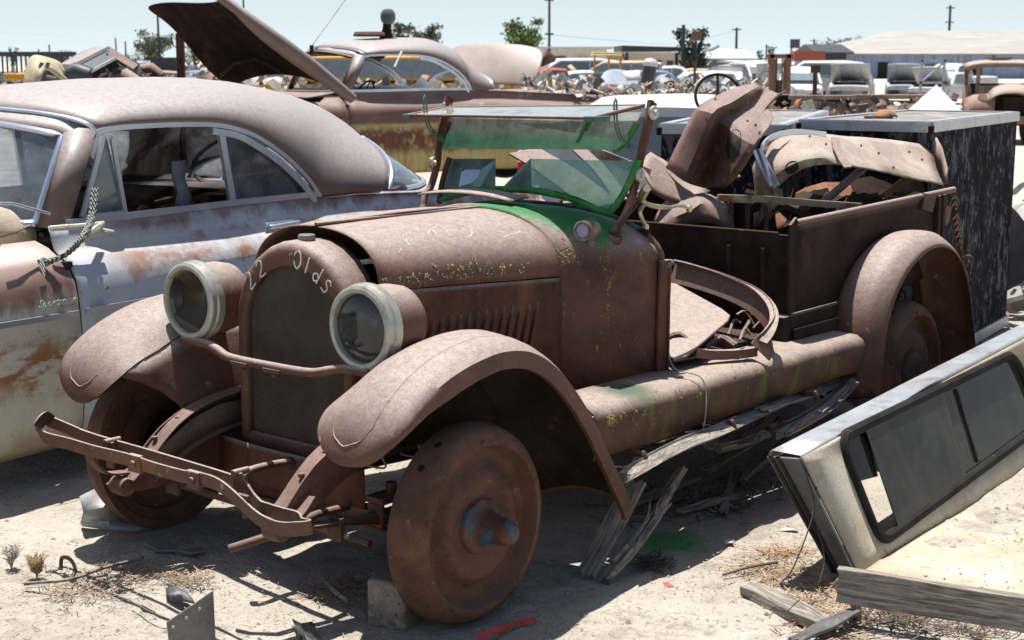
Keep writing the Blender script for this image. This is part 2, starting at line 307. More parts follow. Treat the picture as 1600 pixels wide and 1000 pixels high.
# headlamps
def lamp(cy,broken):
    a=(-1,0,0); c=(0,cy,.937)
    b=MB(); b.lathe([(.0,-.12),(.05,-.118),(.09,-.105),(.115,-.075),(.122,-.04),(.1225,-.038),(.1225,-.03),(.125,-.028),(.125,.062),(.12,.064)],c,a,40)
    b.box((.02,cy,.80),(.05,.03,.05)); b.tube([(.02,cy,.78),(-.06,cy+.02,.79),(-.11,cy+.01,.80)],.012)
    o=b.obj('headlight',M_olds,olds,ang=30)
    r_=MB(); r_.lathe([(.116,.05),(.136,.052),(.139,.062),(.139,.08),(.134,.086),(.136,.092),(.134,.104),(.124,.112),(.112,.110),(.108,.100),(.106,.085)],c,a,48); r_.obj('rim',M_rim,o,ang=30)
    k=MB(); k.lathe([(.107,.088),(.095,.05),(.07,.0),(.04,-.03),(.0,-.04)],c,a,32); k.obj('reflector',weather('lamp_reflector_b',(.30,.24,.16,1),[((.12,.08,.05,1),9,.45,.65)],rough=.35,metal=.5) if broken else weather('lamp_reflector',(.2,.21,.23,1),[((.1,.09,.08,1),7,.5,.7)],rough=.3,metal=.6,bump=.05),o)
    k=MB(); k.lathe([(.0,-.03),(.012,-.03),(.014,.0),(.01,.02),(.0,.025)],c,a,12); k.obj('bulb',M_dark,o)
    g=MB()
    if broken:
        for poly in ([(-.107,-.02),(-.09,-.06),(-.055,-.095),(0,-.107),(.05,-.095),(.085,-.065),(.03,-.03),(-.02,.0),(-.06,-.02)],[(.107,.0),(.1,.04),(.075,.078),(.03,.04),(.035,-.01),(.085,-.06)],[(-.107,-.02),(-.06,-.02),(-.085,.03),(-.1,.04)]):
            g.prism([(-.097,cy+y,.937+z) for y,z in poly],(-.003,0,0))
    else: g.lathe([(.108,.094),(.09,.103),(.05,.109),(.0,.111)],c,a,40)
    x=g.obj('lens',G_lamp if broken else glass('lamp_lens_whole',(.5,.52,.55,1),(.13,.135,.14,1),.42),o,ang=20)
    if broken: x['label']='shattered headlamp glass with pieces left in the rim'
    return o
lamp(-.425,False); lamp(.405,True)
m=MB(); P=cr([(-.1,.44,.80),(-.115,.30,.803),(-.125,.23,.792),(-.13,.16,.775),(-.13,-.02,.772),(-.13,-.22,.775),(-.12,-.30,.79),(-.115,-.37,.803),(-.1,-.46,.80)],5); m.tube(P,.0155,12)
m.lathe([(.0,-.0),(.012,0),(.012,.012),(0,.014)],(-.13,.1,.755),(0,0,-1),8); m.lathe([(.0,-.0),(.012,0),(.012,.012),(0,.014)],(-.13,-.06,.752),(0,0,-1),8); m.strap([(-.147,.14,.765),(-.147,.06,.764)],.012,.004); m.strap([(-.147,-.02,.762),(-.147,-.1,.762)],.012,.004)
m.obj('headlight_bar',M_olds,olds)
# hood: two top leaves hinged in the middle, louvred sides
def hoodsec(x,hw,zh,zt,n=16,lift=0,sgn=-1,p=2.25):
    L=[]
    for k in range(n+1):
        t=PI/2*k/n; y=hw*abs(math.sin(t))**(2/p); z=zh+(zt-zh)*abs(math.cos(t))**(2/p)
        L.append(Vector((x,sgn*y-.02,z+lift)))
    return L
rows=[];rows2=[]
for k in range(13):
    t=k/12; x=.105+.83*t; hw=.285+.105*t; zh=1.018-.035*t; zt=1.205+.004*math.sin(t*PI)
    rows.append(hoodsec(x,hw,zh,zt)); 
    x2=.085+.90*t; rows2.append(hoodsec(x2,hw+.01,zh,zt,lift=.004+.010*math.sin(t*PI),sgn=1))
m=MB(); m.grid(rows); o=m.obj('hood',M_olds,olds,solid=.004,ang=60,jit=.003); HOOD=o
m=MB(); m.grid(rows2); m.obj('hood_leaf',M_olds,olds,solid=.004,ang=60,jit=.003)
m=MB(); m.tube([(.10,-.02,1.215),(.94,-.02,1.21)],.006,8); m.obj('hinge',M_olds,HOOD)
for sg,nm in ((-1,'hood_side'),(1,'hood_side')):
    m=MB(); rr=[]
    for k in range(13):
        t=k/12; x=.12+.81*t; hw=.283+.107*t; zh=1.014-.035*t
        rr.append([Vector((x,sg*hw-.02,zh)),Vector((x,sg*(hw+.003)-.02,zh-.02)),Vector((x,sg*(hw+.004)-.02,zh-.2)),Vector((x,sg*(hw+.002)-.02,.62))])
    m.grid(rr); o=m.obj(nm,M_side,olds,solid=.003)
    if sg<0:
        m=MB()
        for k in range(15):
            x=.22+.040*k; t=(x-.12)/.81; y=-(.287+.107*t)-.02
            m.tube(cr([(x+.035,y-.001,.905),(x+.014,y-.010,.84),(x-.014,y-.010,.75),(x-.034,y-.001,.68)],4),[.003]+[.009]*10+[.009]+[.003],8,flat=1.0)
        m.obj('louvres',M_side,o)
# chalk scribble on the hood
for st in ([(678,358),(684,354),(691,357),(697,361),(703,370)],[(668,366),(674,359),(682,366)],[(714,352),(728,354),(737,362),(734,370),(724,371),(712,366)],[(640,372),(634,376),(640,384)],[(779,360),(796,356),(812,362),(795,368),(786,372)],[(618,384),(626,388),(622,396)]):
    P=[]; m=MB()
    for q in cr([(a,b,0) for a,b in st],5):
        r_=surf(HOOD,q.x,q.y)
        if r_: P.append(r_[0]+r_[1]*.0022)
    if len(P)>2: m.tube(P,.0016,5,flat=.6); m.obj('chalk_scribble',M_chalk,HOOD,jit=.0008)
def lichen(o,spots,mat,seed,r0=.0022,r1=.006,name='lichen'):
    random.seed(seed); m=MB()
    for px,py,sx,sy,n in spots:
        for i in range(n):
            r_=surf(o,px+random.gauss(0,sx),py+random.gauss(0,sy))
            if not r_: continue
            p,nn=r_; u=nn.orthogonal().normalized(); v=nn.cross(u); p=p+nn*.003
            for k in range(random.choice((1,2,3,4))):
                q=p+u*random.gauss(0,.004)+v*random.gauss(0,.004); m.lathe([(0,.0022),(random.uniform(r0,r1)*.6,.0016),(random.uniform(r0,r1),-.002)],q,nn,7)
    o_=m.obj(name,mat,o); o_['kind']='stuff'; return o_
M_lichy=weather('yellow_lichen',(.30,.235,.06,1),[((.38,.32,.16,1),60,.5,.6)],bump=.5); M_lichg=weather('grey_lichen',(.30,.29,.24,1),[((.14,.12,.1,1),60,.5,.6)],bump=.5)
lichen(HOOD,[(680,420,18,8,7),(715,418,16,7,6),(750,412,14,6,4),(778,418,12,4,4),(640,432,16,4,3)],M_lichy,1)['label']='yellow lichen dots along the hood edge'
lichen(HOOD,[(625,438,20,5,16),(665,434,20,6,18),(705,430,20,6,14),(770,424,12,4,9),(810,420,20,5,6),(740,435,20,4,8)],M_lichg,2,.0012,.0032)['label']='grey lichen specks along the hood edge'
# cowl
def cowlsec(x,hw,zs,zt,p=2.3,n=20):
    L=[Vector((x,-hw-.015,.575)),Vector((x,-hw-.017,.8))]
    for k in range(n+1):
        t=PI-PI*k/n; L.append(Vector((x,hw*math.copysign(abs(math.cos(t))**(2/p),math.cos(t))-.015,zs+(zt-zs)*abs(math.sin(t))**(2/p))))
    return L+[Vector((x,hw-.013,.8)),Vector((x,hw-.015,.575))]
SECT=[(.925,.392,.965,1.207),(.935,.402,.965,1.215),(.985,.435,.97,1.217),(1.0,.443,.97,1.214),(1.01,.452,.97,1.216),(1.08,.492,.985,1.213),(1.16,.535,1.0,1.208),(1.22,.558,1.01,1.203),(1.30,.582,1.0,1.192)]
M_cowl=weather('cowl_paint_over_rust',(.09,.043,.033,1),[((.17,.066,.038,1),4,.5,.7,(1,1,.3)),((.26,.23,.05,1),30,.62,.7,(1,1,.4))],top=(BRT,.75),bump=.2,
   paints=[((1.17,-.12,1.235),.27,GREEN,.25),((1.14,-.40,1.16),.115,GREEN,.35),((1.10,-.33,1.18),.12,GREEN,.3),((1.24,-.52,1.07),.03,(.25,.38,.5,1),.3)])
m=MB(); m.grid([cowlsec(*s_) for s_ in SECT]); cowl=m.obj('cowl',M_cowl,olds,solid=.005,ang=32)
P=[v+Vector((.004,0,.002)) for v in cowlsec(1.30,.585,1.0,1.195)[2:-2]]
m=MB(); m.tube([P[0]+Vector((.05,-.012,.008))]+[P[0]+Vector((.02,-.006,-.004))]+P,.011,8); m.obj('cowl_edge_roll',weather('edge_roll',(.10,.06,.045,1),[((.03,.17,.2,1),12,.5,.56)],bump=.3),cowl)
m=MB(); m.strap([(1.31,-.60,.56),(1.31,-.602,.8),(1.315,-.605,1.02)],.075,.012,up=(1,0,0)); m.strap([(1.335,-.59,.56),(1.335,-.59,1.02)],.05,.01,up=(0,1,0)); m.obj('door_pillar',M_side,olds,bevel=.002)
lichen(cowl,[(888,398,10,9,50),(880,410,9,7,16),(886,388,7,6,10)],M_lichy,3,.0012,.0034); lichen(cowl,[(944,396,5,12,22),(948,440,3,24,22),(947,500,3,20,12)],M_lichy,4,.001,.003)
# raised vent lid on the cowl
m=MB(); rr=[[Vector((1.0+.11*a,y,1.232+.02*(1-((y-.12)/.24)**2)-.014*abs(a-.2)+.018*a)) for y in [(.12+.24*(j/8*2-1)) for j in range(9)]] for a in (0,.3,.7,1)]
m.grid(rr); m.obj('cowl_vent_lid',M_olds,olds,solid=.004)
# cowl lamp
m=MB(); c_=(1.0,-.475,1.150); m.lathe([(.0,-.07),(.02,-.068),(.03,-.05),(.033,-.02),(.033,.02),(.037,.022),(.037,.034),(.031,.038),(.027,.034)],c_,(-1,-.1,0),24); m.tube([(1.04,-.47,1.13),(1.05,-.455,1.09)],.014); o=m.obj('cowl_lamp',weather('cowl_lamp_shell',(.15,.1,.08,1),[((.3,.3,.27,1),8,.4,.6)],rough=.5),olds,ang=30)
m=MB(); m.lathe([(.028,.031),(.015,.037),(0,.039)],c_,(-1,-.1,0),20); m.obj('lens',weather('milky_lens',(.42,.40,.52,1),(),rough=.2,bump=.02,grain=.05),o)
# front fenders
FP=[(-.395,.600),(-.392,.635),(-.37,.69),(-.32,.748),(-.24,.802),(-.13,.852),(0,.884),(.12,.893),(.24,.873),(.36,.812),(.465,.718),(.56,.600),(.635,.47),(.70,.36),(.755,.25)]
PTH=[Vector((x,0,z)) for x,z in FP]; PTH=[Vector((p.x,0,p.z)) for p in cr(PTH,5)]
SL=[0]
for a,b in zip(PTH,PTH[1:]): SL.append(SL[-1]+(b-a).length)
def fpt(i,u,sg,yc=.64,W=.33,drop=0):
    """point on fender i along, u in 0 (inner) .. 1 (outer)"""
    p=PTH[i]; a=PTH[max(i-1,0)]; b=PTH[min(i+1,len(PTH)-1)]; T=(b-a).normalized(); N=Vector((-T.z,0,T.x)); s_=SL[i]; s0=.19
    if N.z<0 and i<40: N=-N
    w_=W*math.sqrt(max(.0,1-((s0-s_)/s0)**2)) if s_<s0 else W
    w_=max(w_,.015); k=2*u-1
    crown=(.030*(1-k*k)-.055*max(0,-k)**1.6)*min(1,s_/.3)-.012*max(0,k-.8)/.2
    tail=max(0,(s_-1.05))*.28
    y=yc+w_/2*k+(.02+tail*.3)*max(0,k)
    return Vector((p.x,sg*y,p.z))+N*(crown-drop)
def fender(sg):
    m=MB(); rows=[]
    n=len(PTH)
    for i in range(n):
        U=[j/14 for j in range(15)]; r_=[fpt(i,u,sg) for u in U]
        lipk=min(1,SL[i]/.35)
        e=fpt(i,1,sg,drop=.02*lipk); e.y+=sg*.004; e2=fpt(i,1,sg,drop=.052*lipk); e2.y+=sg*.006*lipk; e3=fpt(i,1,sg,drop=.054*lipk); e3.y-=sg*.01
        ei=fpt(i,0,sg,drop=.006*lipk)
        rows.append([ei]+r_+[e,e2,e3])
    m.grid(rows); o=m.obj('front_fender',M_olds,olds,solid=.003,ang=45,jit=.0035)
    # pressed bead
    path=[fpt(i,.75,sg) for i in range(n-14,11,-1)]
    path+=[fpt(9,.70,sg),fpt(8,.62,sg),fpt(7,.5,sg),fpt(8,.38,sg),fpt(9,.31,sg),fpt(11,.27,sg)]; path=cr(path,2)
    b=MB(); b.tube([p-Vector((0,0,.0015)) for p in path],.0042,6); b.obj('bead',M_olds,o,jit=.0035)
    q=MB(); q.grid([[fpt(i,j/10,sg,drop=.009) for j in range(11)] for i in range(3,n-1)]); q.obj('fender_lining',M_dark,o,jit=.0035)
    # inner apron down to the frame
    top=[fpt(i,0,sg,drop=.004) for i in range(12,n-6,3)]; rr=[]
    for v in (0,.12,.28,.5,.75,1):
        f=1-(1-v)**3.2; row=[]
        for j,t in enumerate(top):
            k=j/(len(top)-1); B=Vector((-.135+.62*k,sg*.375,.47-.03*k)); y=t.y+(B.y-t.y)*(1-(1-v)**1.6)
            row.append(Vector((t.x+(B.x-t.x)*f,y,t.z+(B.z-t.z)*v)))
        rr.append(row)
    b=MB(); b.grid(rr); b.obj('splash_apron',M_olds if sg>0 else M_dark,o,solid=.003,ang=70,jit=.0035)
    return o
fender(-1); fender(1)
# wheels
def wheel(x,y,sg,zc=.32,name='front_wheel'):
    """sg = direction of the outside face"""
    m=MB(); c=(x,y,zc); a=(0,sg,0)
    out=[(.318,-.085),(.323,-.07),(.321,-.05),(.316,-.025),(.308,-.004),(.296,.010),(.282,.019),(.268,.025),(.259,.024),(.253,.010),(.247,-.014),(.238,-.026),(.22,-.030),(.200,-.028),(.187,-.018),(.174,.002),(.162,.012),(.145,.013),(.12,.004),(.10,-.004),(.088,-.004)]
    inn=[(.088,-.012),(.15,-.004),(.185,-.038),(.235,-.042),(.246,-.045),(.25,-.07),(.285,-.078),(.29,-.092),(.318,-.094),(.318,-.085)]
    m.lathe(out+inn,c,a,72); o=m.obj(name,M_wheel,olds,ang=40)
    k=MB(); k.lathe([(.089,-.03),(.089,.008),(.084,.016),(.07,.019),(.06,.026),(.052,.045),(.046,.075),(.040,.105),(.040,.115),(.034,.132),(.02,.142),(.0,.145)],c,a,32); k.obj('hub_cap',M_hub,o,ang=50)
    k=MB(); k.lathe([(.1,-.06),(.1,-.03),(.07,-.0)],c,a,24); k.lathe([(.05,-.16),(.05,-.03)],c,a,16,caps=True); k.obj('brake_drum',M_dark,o)
    for i in range(5):
        k=MB(); t=2*PI*i/5+.35; u=Vector((math.cos(t),0,math.sin(t))); p=Vector(c)+u*.268+Vector((0,sg*.016,0)); k.lathe([(0,-.004),(.013,-.004),(.012,.010),(.008,.014),(0,.015)],p,(0,sg,0),7); k.obj('lug_clamp',M_wheel,o,ang=30)
    for t in (2.05,2.35,.9):
        k=MB(); u=Vector((math.cos(t),0,math.sin(t))); p=Vector(c)+u*.319+Vector((0,-sg*.04,0)); k.tube([p-u*.004,p+u*.002],.012,10); k.obj('rim_hole',M_black,o)
    return o
wheel(.092,-.742,-1); w2=wheel(-.01,.74,1,zc=.385)
wheel(3.22,-.735,-1,name='rear_wheel'); wheel(3.22,.735,1,name='rear_wheel')
# frame rails with curved dumb irons
for sg in (-1,1):
    m=MB(); P=cr([(-.42,sg*.38,.36),(-.36,sg*.38,.39),(-.27,sg*.38,.455),(-.15,sg*.38,.515),(0,sg*.38,.545),(.25,sg*.38,.55),(1.2,sg*.38,.53),(3.7,sg*.38,.56)],6)
    n=len(P); m.strap(P,[.05+.07*min(1,i/14) for i in range(n)],.006,up=(0,0,1))
    Q=[p+Vector((0,-sg*.03,(.025+.035*min(1,i/14)))) for i,p in enumerate(P)]; m.strap(Q,.062,.005,up=(0,1,0))
    Q=[p+Vector((0,-sg*.03,-(.025+.035*min(1,i/14)))) for i,p in enumerate(P)][8:]; m.strap(Q,.062,.005,up=(0,1,0))
    o=m.obj('frame_rail',M_frame,olds,bevel=.001)
    k=MB(); k.lathe([(.0,-.035),(.03,-.034),(.032,0),(.03,.034),(0,.035)],(-.425,sg*.38,.36),(0,1,0),18); k.lathe([(0,.0),(.018,0),(.018,.02),(.01,.024),(.01,.034),(0,.035)],(-.425,sg*.38,.36),(0,-1,0),8)
    k.obj('spring_eye',M_frame,o,bevel=.001); k=MB(); k.strap(cr([(-.40,sg*.385,.40),(-.48,sg*.385,.415),(-.53,sg*.38,.46),(-.548,sg*.38,.50)],5),.045,.008,up=(0,1,0))
    k.obj('bumper_bracket',M_frame,o,bevel=.001); k=MB(); k.strap(cr([(-.30,sg*.40,.44),(-.36,sg*.41,.40),(-.45,sg*.41,.36)],5),.04,.008,up=(0,1,0))
    for xx,zz in ((-.2,.49),(-.3,.44)): k.lathe([(0,.0),(.011,0),(.011,.012),(0,.015)],(xx,sg*.36,zz+.055),(0,0,1),6)
    k.obj('spring_shackle',M_frame,o)
    k=MB()
    for j in range(5):
        L_=.42-.07*j; k.strap(cr([(0.05-L_,sg*.40,.345-.009*j+.012*(1-j/5)),(0.05,sg*.40,.315-.009*j),(.05+L_,sg*.40,.345-.009*j+.012*(1-j/5))],5),.05,.008,up=(0,1,0))
    for xx in (-.02,.12,-.2,.3): k.box((xx,sg*.40,.315),(.016,.062,.075))
    k.box((.05,sg*.40,.365),(.16,.08,.02)); k.lathe([(0,0),(.018,0),(.018,.035),(0,.036)],(.05,sg*.40,.375),(0,0,1),10); k.obj('leaf_spring',M_frame,olds,bevel=.001)
    k=MB(); k.strap(cr([(2.6,sg*.44,.45),(3.22,sg*.44,.33),(3.8,sg*.44,.45)],6),.06,.05,up=(0,1,0)); k.obj('leaf_spring',M_dark,olds)
m=MB(); m.strap([(.06,-.6,.30),(.06,-.45,.27),(.06,.45,.27),(.06,.6,.32)],.055,.03,up=(0,0,1)); m.box((.06,0,.245),(.06,.95,.01)); m.box((.06,0,.297),(.06,.95,.01)); m.obj('front_axle',M_frame,olds)
m=MB(); m.tube([(3.22,-.7,.32),(3.22,-.12,.32),(3.22,.12,.32),(3.22,.7,.32)],[.04,.05,.05,.04],12); m.lathe([(.0,-.13),(.09,-.1),(.14,0),(.09,.1),(0,.13)],(3.22,0,.32),(1,0,0),20); m.obj('rear_axle',M_dark,olds)
m=MB(); m.tube([(-.1,-.45,.25),(-.1,.55,.27)],.012,8); m.tube([(-.05,-.3,.33),(-.2,-.32,.345),(-.38,-.30,.315),(-.47,-.215,.279)],.014,10); m.obj('tie_rod',M_frame,olds)
# cross panel under the radiator and the deep web of the right horn
m=MB(); rr=[[Vector((-.03-.03*math.sin(PI*(y+.36)/.72),y,z)) for y in [(-.36+.09*j) for j in range(9)]] for z in (.465,.44,.41,.37,.33)]
m.grid(rr); m.obj('front_pan',M_side,olds,solid=.004)
m=MB(); m.lathe([(.0,.0),(.022,.001),(.022,.003),(0,.004)],(-.064,-.05,.435),(-1,0,0),16); m.obj('crank_hole',M_black,olds)
m=MB(); m.grid([[Vector((x,.352,z1)),Vector((x,.350,.5*(z1+z2))),Vector((x,.352,z2))] for x,z1,z2 in ((-.42,.375,.345),(-.36,.41,.335),(-.27,.475,.33),(-.15,.54,.335),(-.03,.57,.34),(.2,.57,.36))]); m.obj('horn_web',M_side,olds,solid=.003)
# engine lump, seen dark in the wheel arches
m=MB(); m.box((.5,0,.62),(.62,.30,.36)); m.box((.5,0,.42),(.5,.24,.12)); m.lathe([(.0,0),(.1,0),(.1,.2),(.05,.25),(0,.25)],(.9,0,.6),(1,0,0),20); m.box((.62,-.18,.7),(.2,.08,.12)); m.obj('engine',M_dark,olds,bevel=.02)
m=MB()
for a_ in ((.12,-.33),(.3,-.33),(-.05,-.33)): m=MB(); m.tube(cr([(a_[0],a_[1],.56),(a_[0]-.02,-.36,.50),(a_[0]+.05,-.42,.47),(a_[0]+.02,-.44,.52)],4),.004,6); m.obj('loose_wire',weather('old_wire',(.3,.28,.22,1),()) if 'old_wire' not in bpy.data.materials else bpy.data.materials['old_wire'],olds)
# crank
m=MB(); m.tube(cr([(-.05,-.05,.435),(-.12,-.05,.445),(-.22,-.06,.452),(-.26,-.062,.447),(-.272,-.062,.42),(-.27,-.06,.36),(-.268,-.06,.30)],6),.014,10); m.obj('crank_handle',M_olds,olds)
# bumper: two flat spring bars closed in loops
FB=[(62,662),(63,672),(72,684),(110,694),(150,706),(200,718),(245,733),(290,745),(325,751),(348,762),(375,785),(400,808),(425,822),(448,827),(466,826)]
BB=[(92,664),(125,678),(160,690),(230,710),(300,731),(355,748),(380,758),(395,778),(412,794),(440,803),(466,810)]
fr=[h(x,y,0,-.55) for x,y in FB]; bk=[h(x,y,0,-.485) for x,y in BB]
loop=[bk[0],Vector((-.505,bk[0].y+.045,bk[0].z+.005)),Vector((-.53,fr[0].y+.0,fr[0].z+.004))]
P=cr(fr,4); Q=cr(bk,4)
tip=[fr[-1]+Vector((.012,-.012,.0)),fr[-1]+Vector((.035,-.016,0)),bk[-1]+Vector((-.01,-.03,-.01))]
m=MB(); full=cr(list(reversed([bk[1],bk[0],Vector((-.487,bk[0].y+.03,bk[0].z+.012)),Vector((-.5,bk[0].y+.055,bk[0].z+.012)),Vector((-.53,fr[0].y+.006,fr[0].z+.01)),]))[:0]+[bk[1],bk[0],bk[0]+Vector((-.008,.03,.008)),Vector((-.515,fr[0].y+.012,fr[0].z+.012))]+fr+tip+[bk[-1],bk[-2],bk[-3]],4)
m.strap(full,.043,.006,up=(-.15,0,1)); bo=m.obj('bumper',M_olds,olds,ang=50,bevel=.0015)
m=MB(); m.strap(Q[3:-6],.04,.007,up=(-.15,0,1)); m.obj('rear_bar',M_olds,bo,ang=50)
for i,px in enumerate(((172,703,168,690),(212,724,0,0),(304,750,0,0),(372,752,0,0))):
    p=h(px[0],px[1],0,-.55) if i in (1,2) else h(px[0],px[1],0,-.51)
    k=MB()
    if i in (1,2): k.box(p,(.018,.06,.056)); k.lathe([(0,0),(.012,0),(.012,.006),(0,.010)],p+Vector((-.009,0,0)),(-1,0,0),10)
    else: k.tube([p+Vector((-.02,0,.028)),p+Vector((.04,0,.028))],.011,8); k.strap([p+Vector((-.0,0,.028)),p+Vector((0.0,0,-.06))],.034,.012,up=(0,1,0))
    k.obj('bumper_clamp',M_olds,bo,bevel=.002)
# running boards
M_board=weather('board_rust',(.11,.058,.036,1),[((.16,.13,.035,1),7,.50,.66,(1,1,.35)),((.17,.07,.035,1),4,.55,.7,(1,1,.4)),((.22,.2,.06,1),26,.64,.72)],top=(BRT,.8),bump=.35,pits=.5,paints=[((.94,-.70,.62),.10,(.085,.11,.07,1),.6)])
for sg in (-1,1):
    m=MB(); rr=[]
    for k in range(24):
        x=.62+k*(1.95/23); wob=.006*math.sin(k*1.7)+.004*math.sin(k*3.1); y0=sg*.58; z=.605-.012*(x-.6)
        if 1.72<x<2.0: wob+=.006
        rr.append([Vector((x,y0,z+.005)),Vector((x,sg*(.70),z+.004)),Vector((x,sg*(.765+wob),z-.004)),Vector((x,sg*(.79+wob),z-.02)),Vector((x,sg*(.803+wob),z-.045)),Vector((x,sg*(.80+wob*.5),z-.11)),Vector((x,sg*(.79),.425+.004*math.sin(k)))])
    m.grid(rr); o=m.obj('running_board',M_board,olds,solid=.004,ang=60)
    if sg<0:
        lichen(o,[(956,656,5,6,40),(1000,650,26,10,16),(1080,618,26,6,18),(1190,580,30,10,20)],M_lichy,9,.0012,.0034)
        for x in (.86,1.45,2.1): k=MB(); k.tube([(x,-.60,.40),(x,-.80,.405),(x,-.83,.41),(x,-.835,.395),(x,-.835,.375)],.012,8); k.obj('board_bracket',M_frame,olds)
# windshield
def wx(z): return 1.19+.40*(z-1.17)
for sg in (-1,1):
    m=MB(); z0=1.14 if sg<0 else 1.16
    P=[(1.165,sg*.475,z0-.04),(1.17,sg*.485,z0),(1.2,sg*.50,z0+.05),(1.235,sg*.50,1.24),(1.275,sg*.50,1.33),(1.295,sg*.505,1.42),(1.33,sg*.505,1.52),(1.345,sg*.505,1.585),(1.35,sg*.505,1.605)]
    m.tube(cr(P,4),[.024]*4+[.015]*(len(P)*4-3-4-8)+[.013]*8,10,flat=1.0); m.lathe([(.0,0),(.045,0),(.04,.012),(.024,.03)],(1.165,sg*.475,z0-.05),(0,sg*.35,1),16)
    m.strap([(1.30,sg*.507,1.44),(1.335,sg*.507,1.53),(1.36,sg*.507,1.60)],.045,.01,up=(1,0,-.4))
    post=m.obj('windshield_post',M_side,olds,ang=50)
    for (x_,z_) in ((1.262,1.335),(1.345,1.56)):
        k=MB(); k.lathe([(.0,0),(.026,0),(.028,.008),(.024,.014),(.012,.016),(.010,.022),(0,.023)],(x_,sg*.515,z_),(0,-1 if sg<0 else -1,0),18); k.obj('clamp_knob',M_rim if sg<0 else M_brass,post,ang=30)
    # slotted quadrant that holds the visor
    k=MB(); P=cr([(1.26,sg*.47,1.44),(1.20,sg*.47,1.47),(1.17,sg*.47,1.53),(1.165,sg*.47,1.60)],6); k.strap(P,.006,.004,up=(0,1,0)); k.strap([p+Vector((.016,0,.004)) for p in P],.006,.004,up=(0,1,0))
    k.tube([P[-1],P[-1]+Vector((.008,0,.014)),P[-1]+Vector((.016,0,.004))],.004,6); k.tube([P[0],P[0]+Vector((.02,0,-.01))],.012,8); k.obj('visor_quadrant',M_teal,olds)
m=MB(); # lower glazing: curved bottom rail and two remaining panes
bot=[(690,312),(715,304),(745,298),(785,295),(830,297),(870,304),(905,315),(945,331)]
bp=[h(x,y,0,wx(1.22)) for x,y in bot]; sidep=[h(x,y,0,wx(1.22)+.015*i) for i,(x,y) in enumerate([(958,325),(975,300),(990,268),(997,250)])]
m.tube(cr(bp+sidep,5),.0135,8); fr_=m.obj('windshield_frame',M_green,olds,jit=.003)
m=MB(); pl=[h(x,y,0,wx(1.22+.02*i)) for i,(x,y) in enumerate([(686,318),(690,290),(697,262),(703,246)])]; m.tube(pl,.012,8); m.obj('frame_side',M_side,fr_)
def pane(name,pts,mat,xs,par=olds):
    P=[h(px,py,0,x) for (px,py),x in zip(pts,xs)]; m=MB(); m.prism(P,(.005,0,0)); return m.obj(name,mat,par,smooth=False)
xa,xb=wx(1.22),wx(1.22)+.05
pane('lower_glass',[(690,312),(745,298),(773,296),(773,248),(702,248)],G_low,[xa,xa,xa,xb,xb])['label']='left piece of the broken lower windshield glass'
pane('lower_glass',[(783,295),(830,297),(870,304),(905,315),(945,331),(975,300),(990,252),(828,248)],G_low,[xa]*5+[xa+.02,xb,xb])['label']='large right piece of the lower windshield glass'
pane('upper_glass',[(692,232),(962,234),(978,222),(1003,175),(707,175)],G_up,[1.275,1.275,1.28,1.345,1.345])
m=MB(); P=[h(x,y,0,1.30) for x,y in ((958,234),(972,228),(985,212),(995,193))]; m.strap(cr(P,4),.022,.012,up=(0,1,.6)); o=m.obj('glass_clamp',M_green,olds,jit=.003)
m=MB(); P=[h(x,y,0,1.30) for x,y in ((684,232),(692,214),(702,190))]; m.strap(P,.02,.012,up=(0,1,.3)); o=m.obj('glass_clamp',M_side,olds)
m=MB(); P=[h(x,y,0,1.285) for x,y in ((921,186),(910,205),(900,228))]; m.strap(P,.012,.008,up=(0,1,0)); m.strap([p+Vector((0,-.016,0)) for p in P[:2]],.006,.006,up=(0,1,0)); m.obj('wiper',M_green,olds,jit=.002)
# sun visor
VL=[h(637,181,1,.5),h(925,186,1,-.47),h(1006,166,1,-.49),h(697,169,1,.5)]
m=MB(); m.prism([VL[0],VL[1],VL[2],VL[3]],(0,0,.004)); vis=m.obj('sun_visor',G_visor,olds,smooth=False)
m=MB(); Z=Vector((0,0,.003)); m.tube([VL[0]+Z,VL[1]+Z],.0055,8); m.tube([VL[3]+Z,VL[2]+Z],.0055,8); m.tube([VL[1]+Z,VL[2]+Z],.008,8); m.tube([VL[0]+Z,VL[3]+Z],.006,8)
m.obj('visor_frame',M_side,vis)
m=MB(); m.box(VL[1]+Vector((.03,.0,.0)),(.10,.05,.02),(0,0,0)); m.box(VL[0]+Vector((.02,0,0)),(.06,.04,.016)); m.obj('visor_corner',M_teal,vis,bevel=.003)
# plated lever with three arms
m=MB(); H0=h(1008,318,1,-.515)
m.tube(cr([H0,h(1022,322,1,-.53),h(1045,324,1,-.54),h(1062,321,1,-.54),h(1075,325,1,-.54)],4),[.009]*8+[.007]*9,8); m.lathe([(.0,-.006),(.014,-.006),(.014,.006),(0,.006)],h(1077,326,1,-.54),(0,1,0),16)
m.tube(cr([H0,h(1000,330,1,-.52),h(1003,342,1,-.52),h(1009,353,1,-.52)],4),.008,8); m.lathe([(.0,-.006),(.013,-.006),(.013,.006),(0,.006)],h(1009,355,1,-.52),(0,1,0),14)
m.tube([h(996,305,1,-.5),H0],.011,10); m.tube([h(1002,308,1,-.52),h(1010,294,1,-.56)],.017,14); m.obj('plated_lever',M_brass,olds)
m=MB(); m.tube([h(1010,300,1,-.5),h(975,340,1,-.46)],.012,8); m.obj('brace_rod',M_side,olds)
# cab interior: floor, dash, steering column and a leaning sheet seen through the glass
m=MB(); m.box((1.75,0,.60),(.95,1.14,.03)); m.obj('cab_floor',M_dark,olds)
m=MB(); m.box((1.30,-.0,1.02),(.02,1.08,.22)); m.box((1.0,0,.85),(.02,.7,.45)); m.obj('dashboard',M_dark,olds)
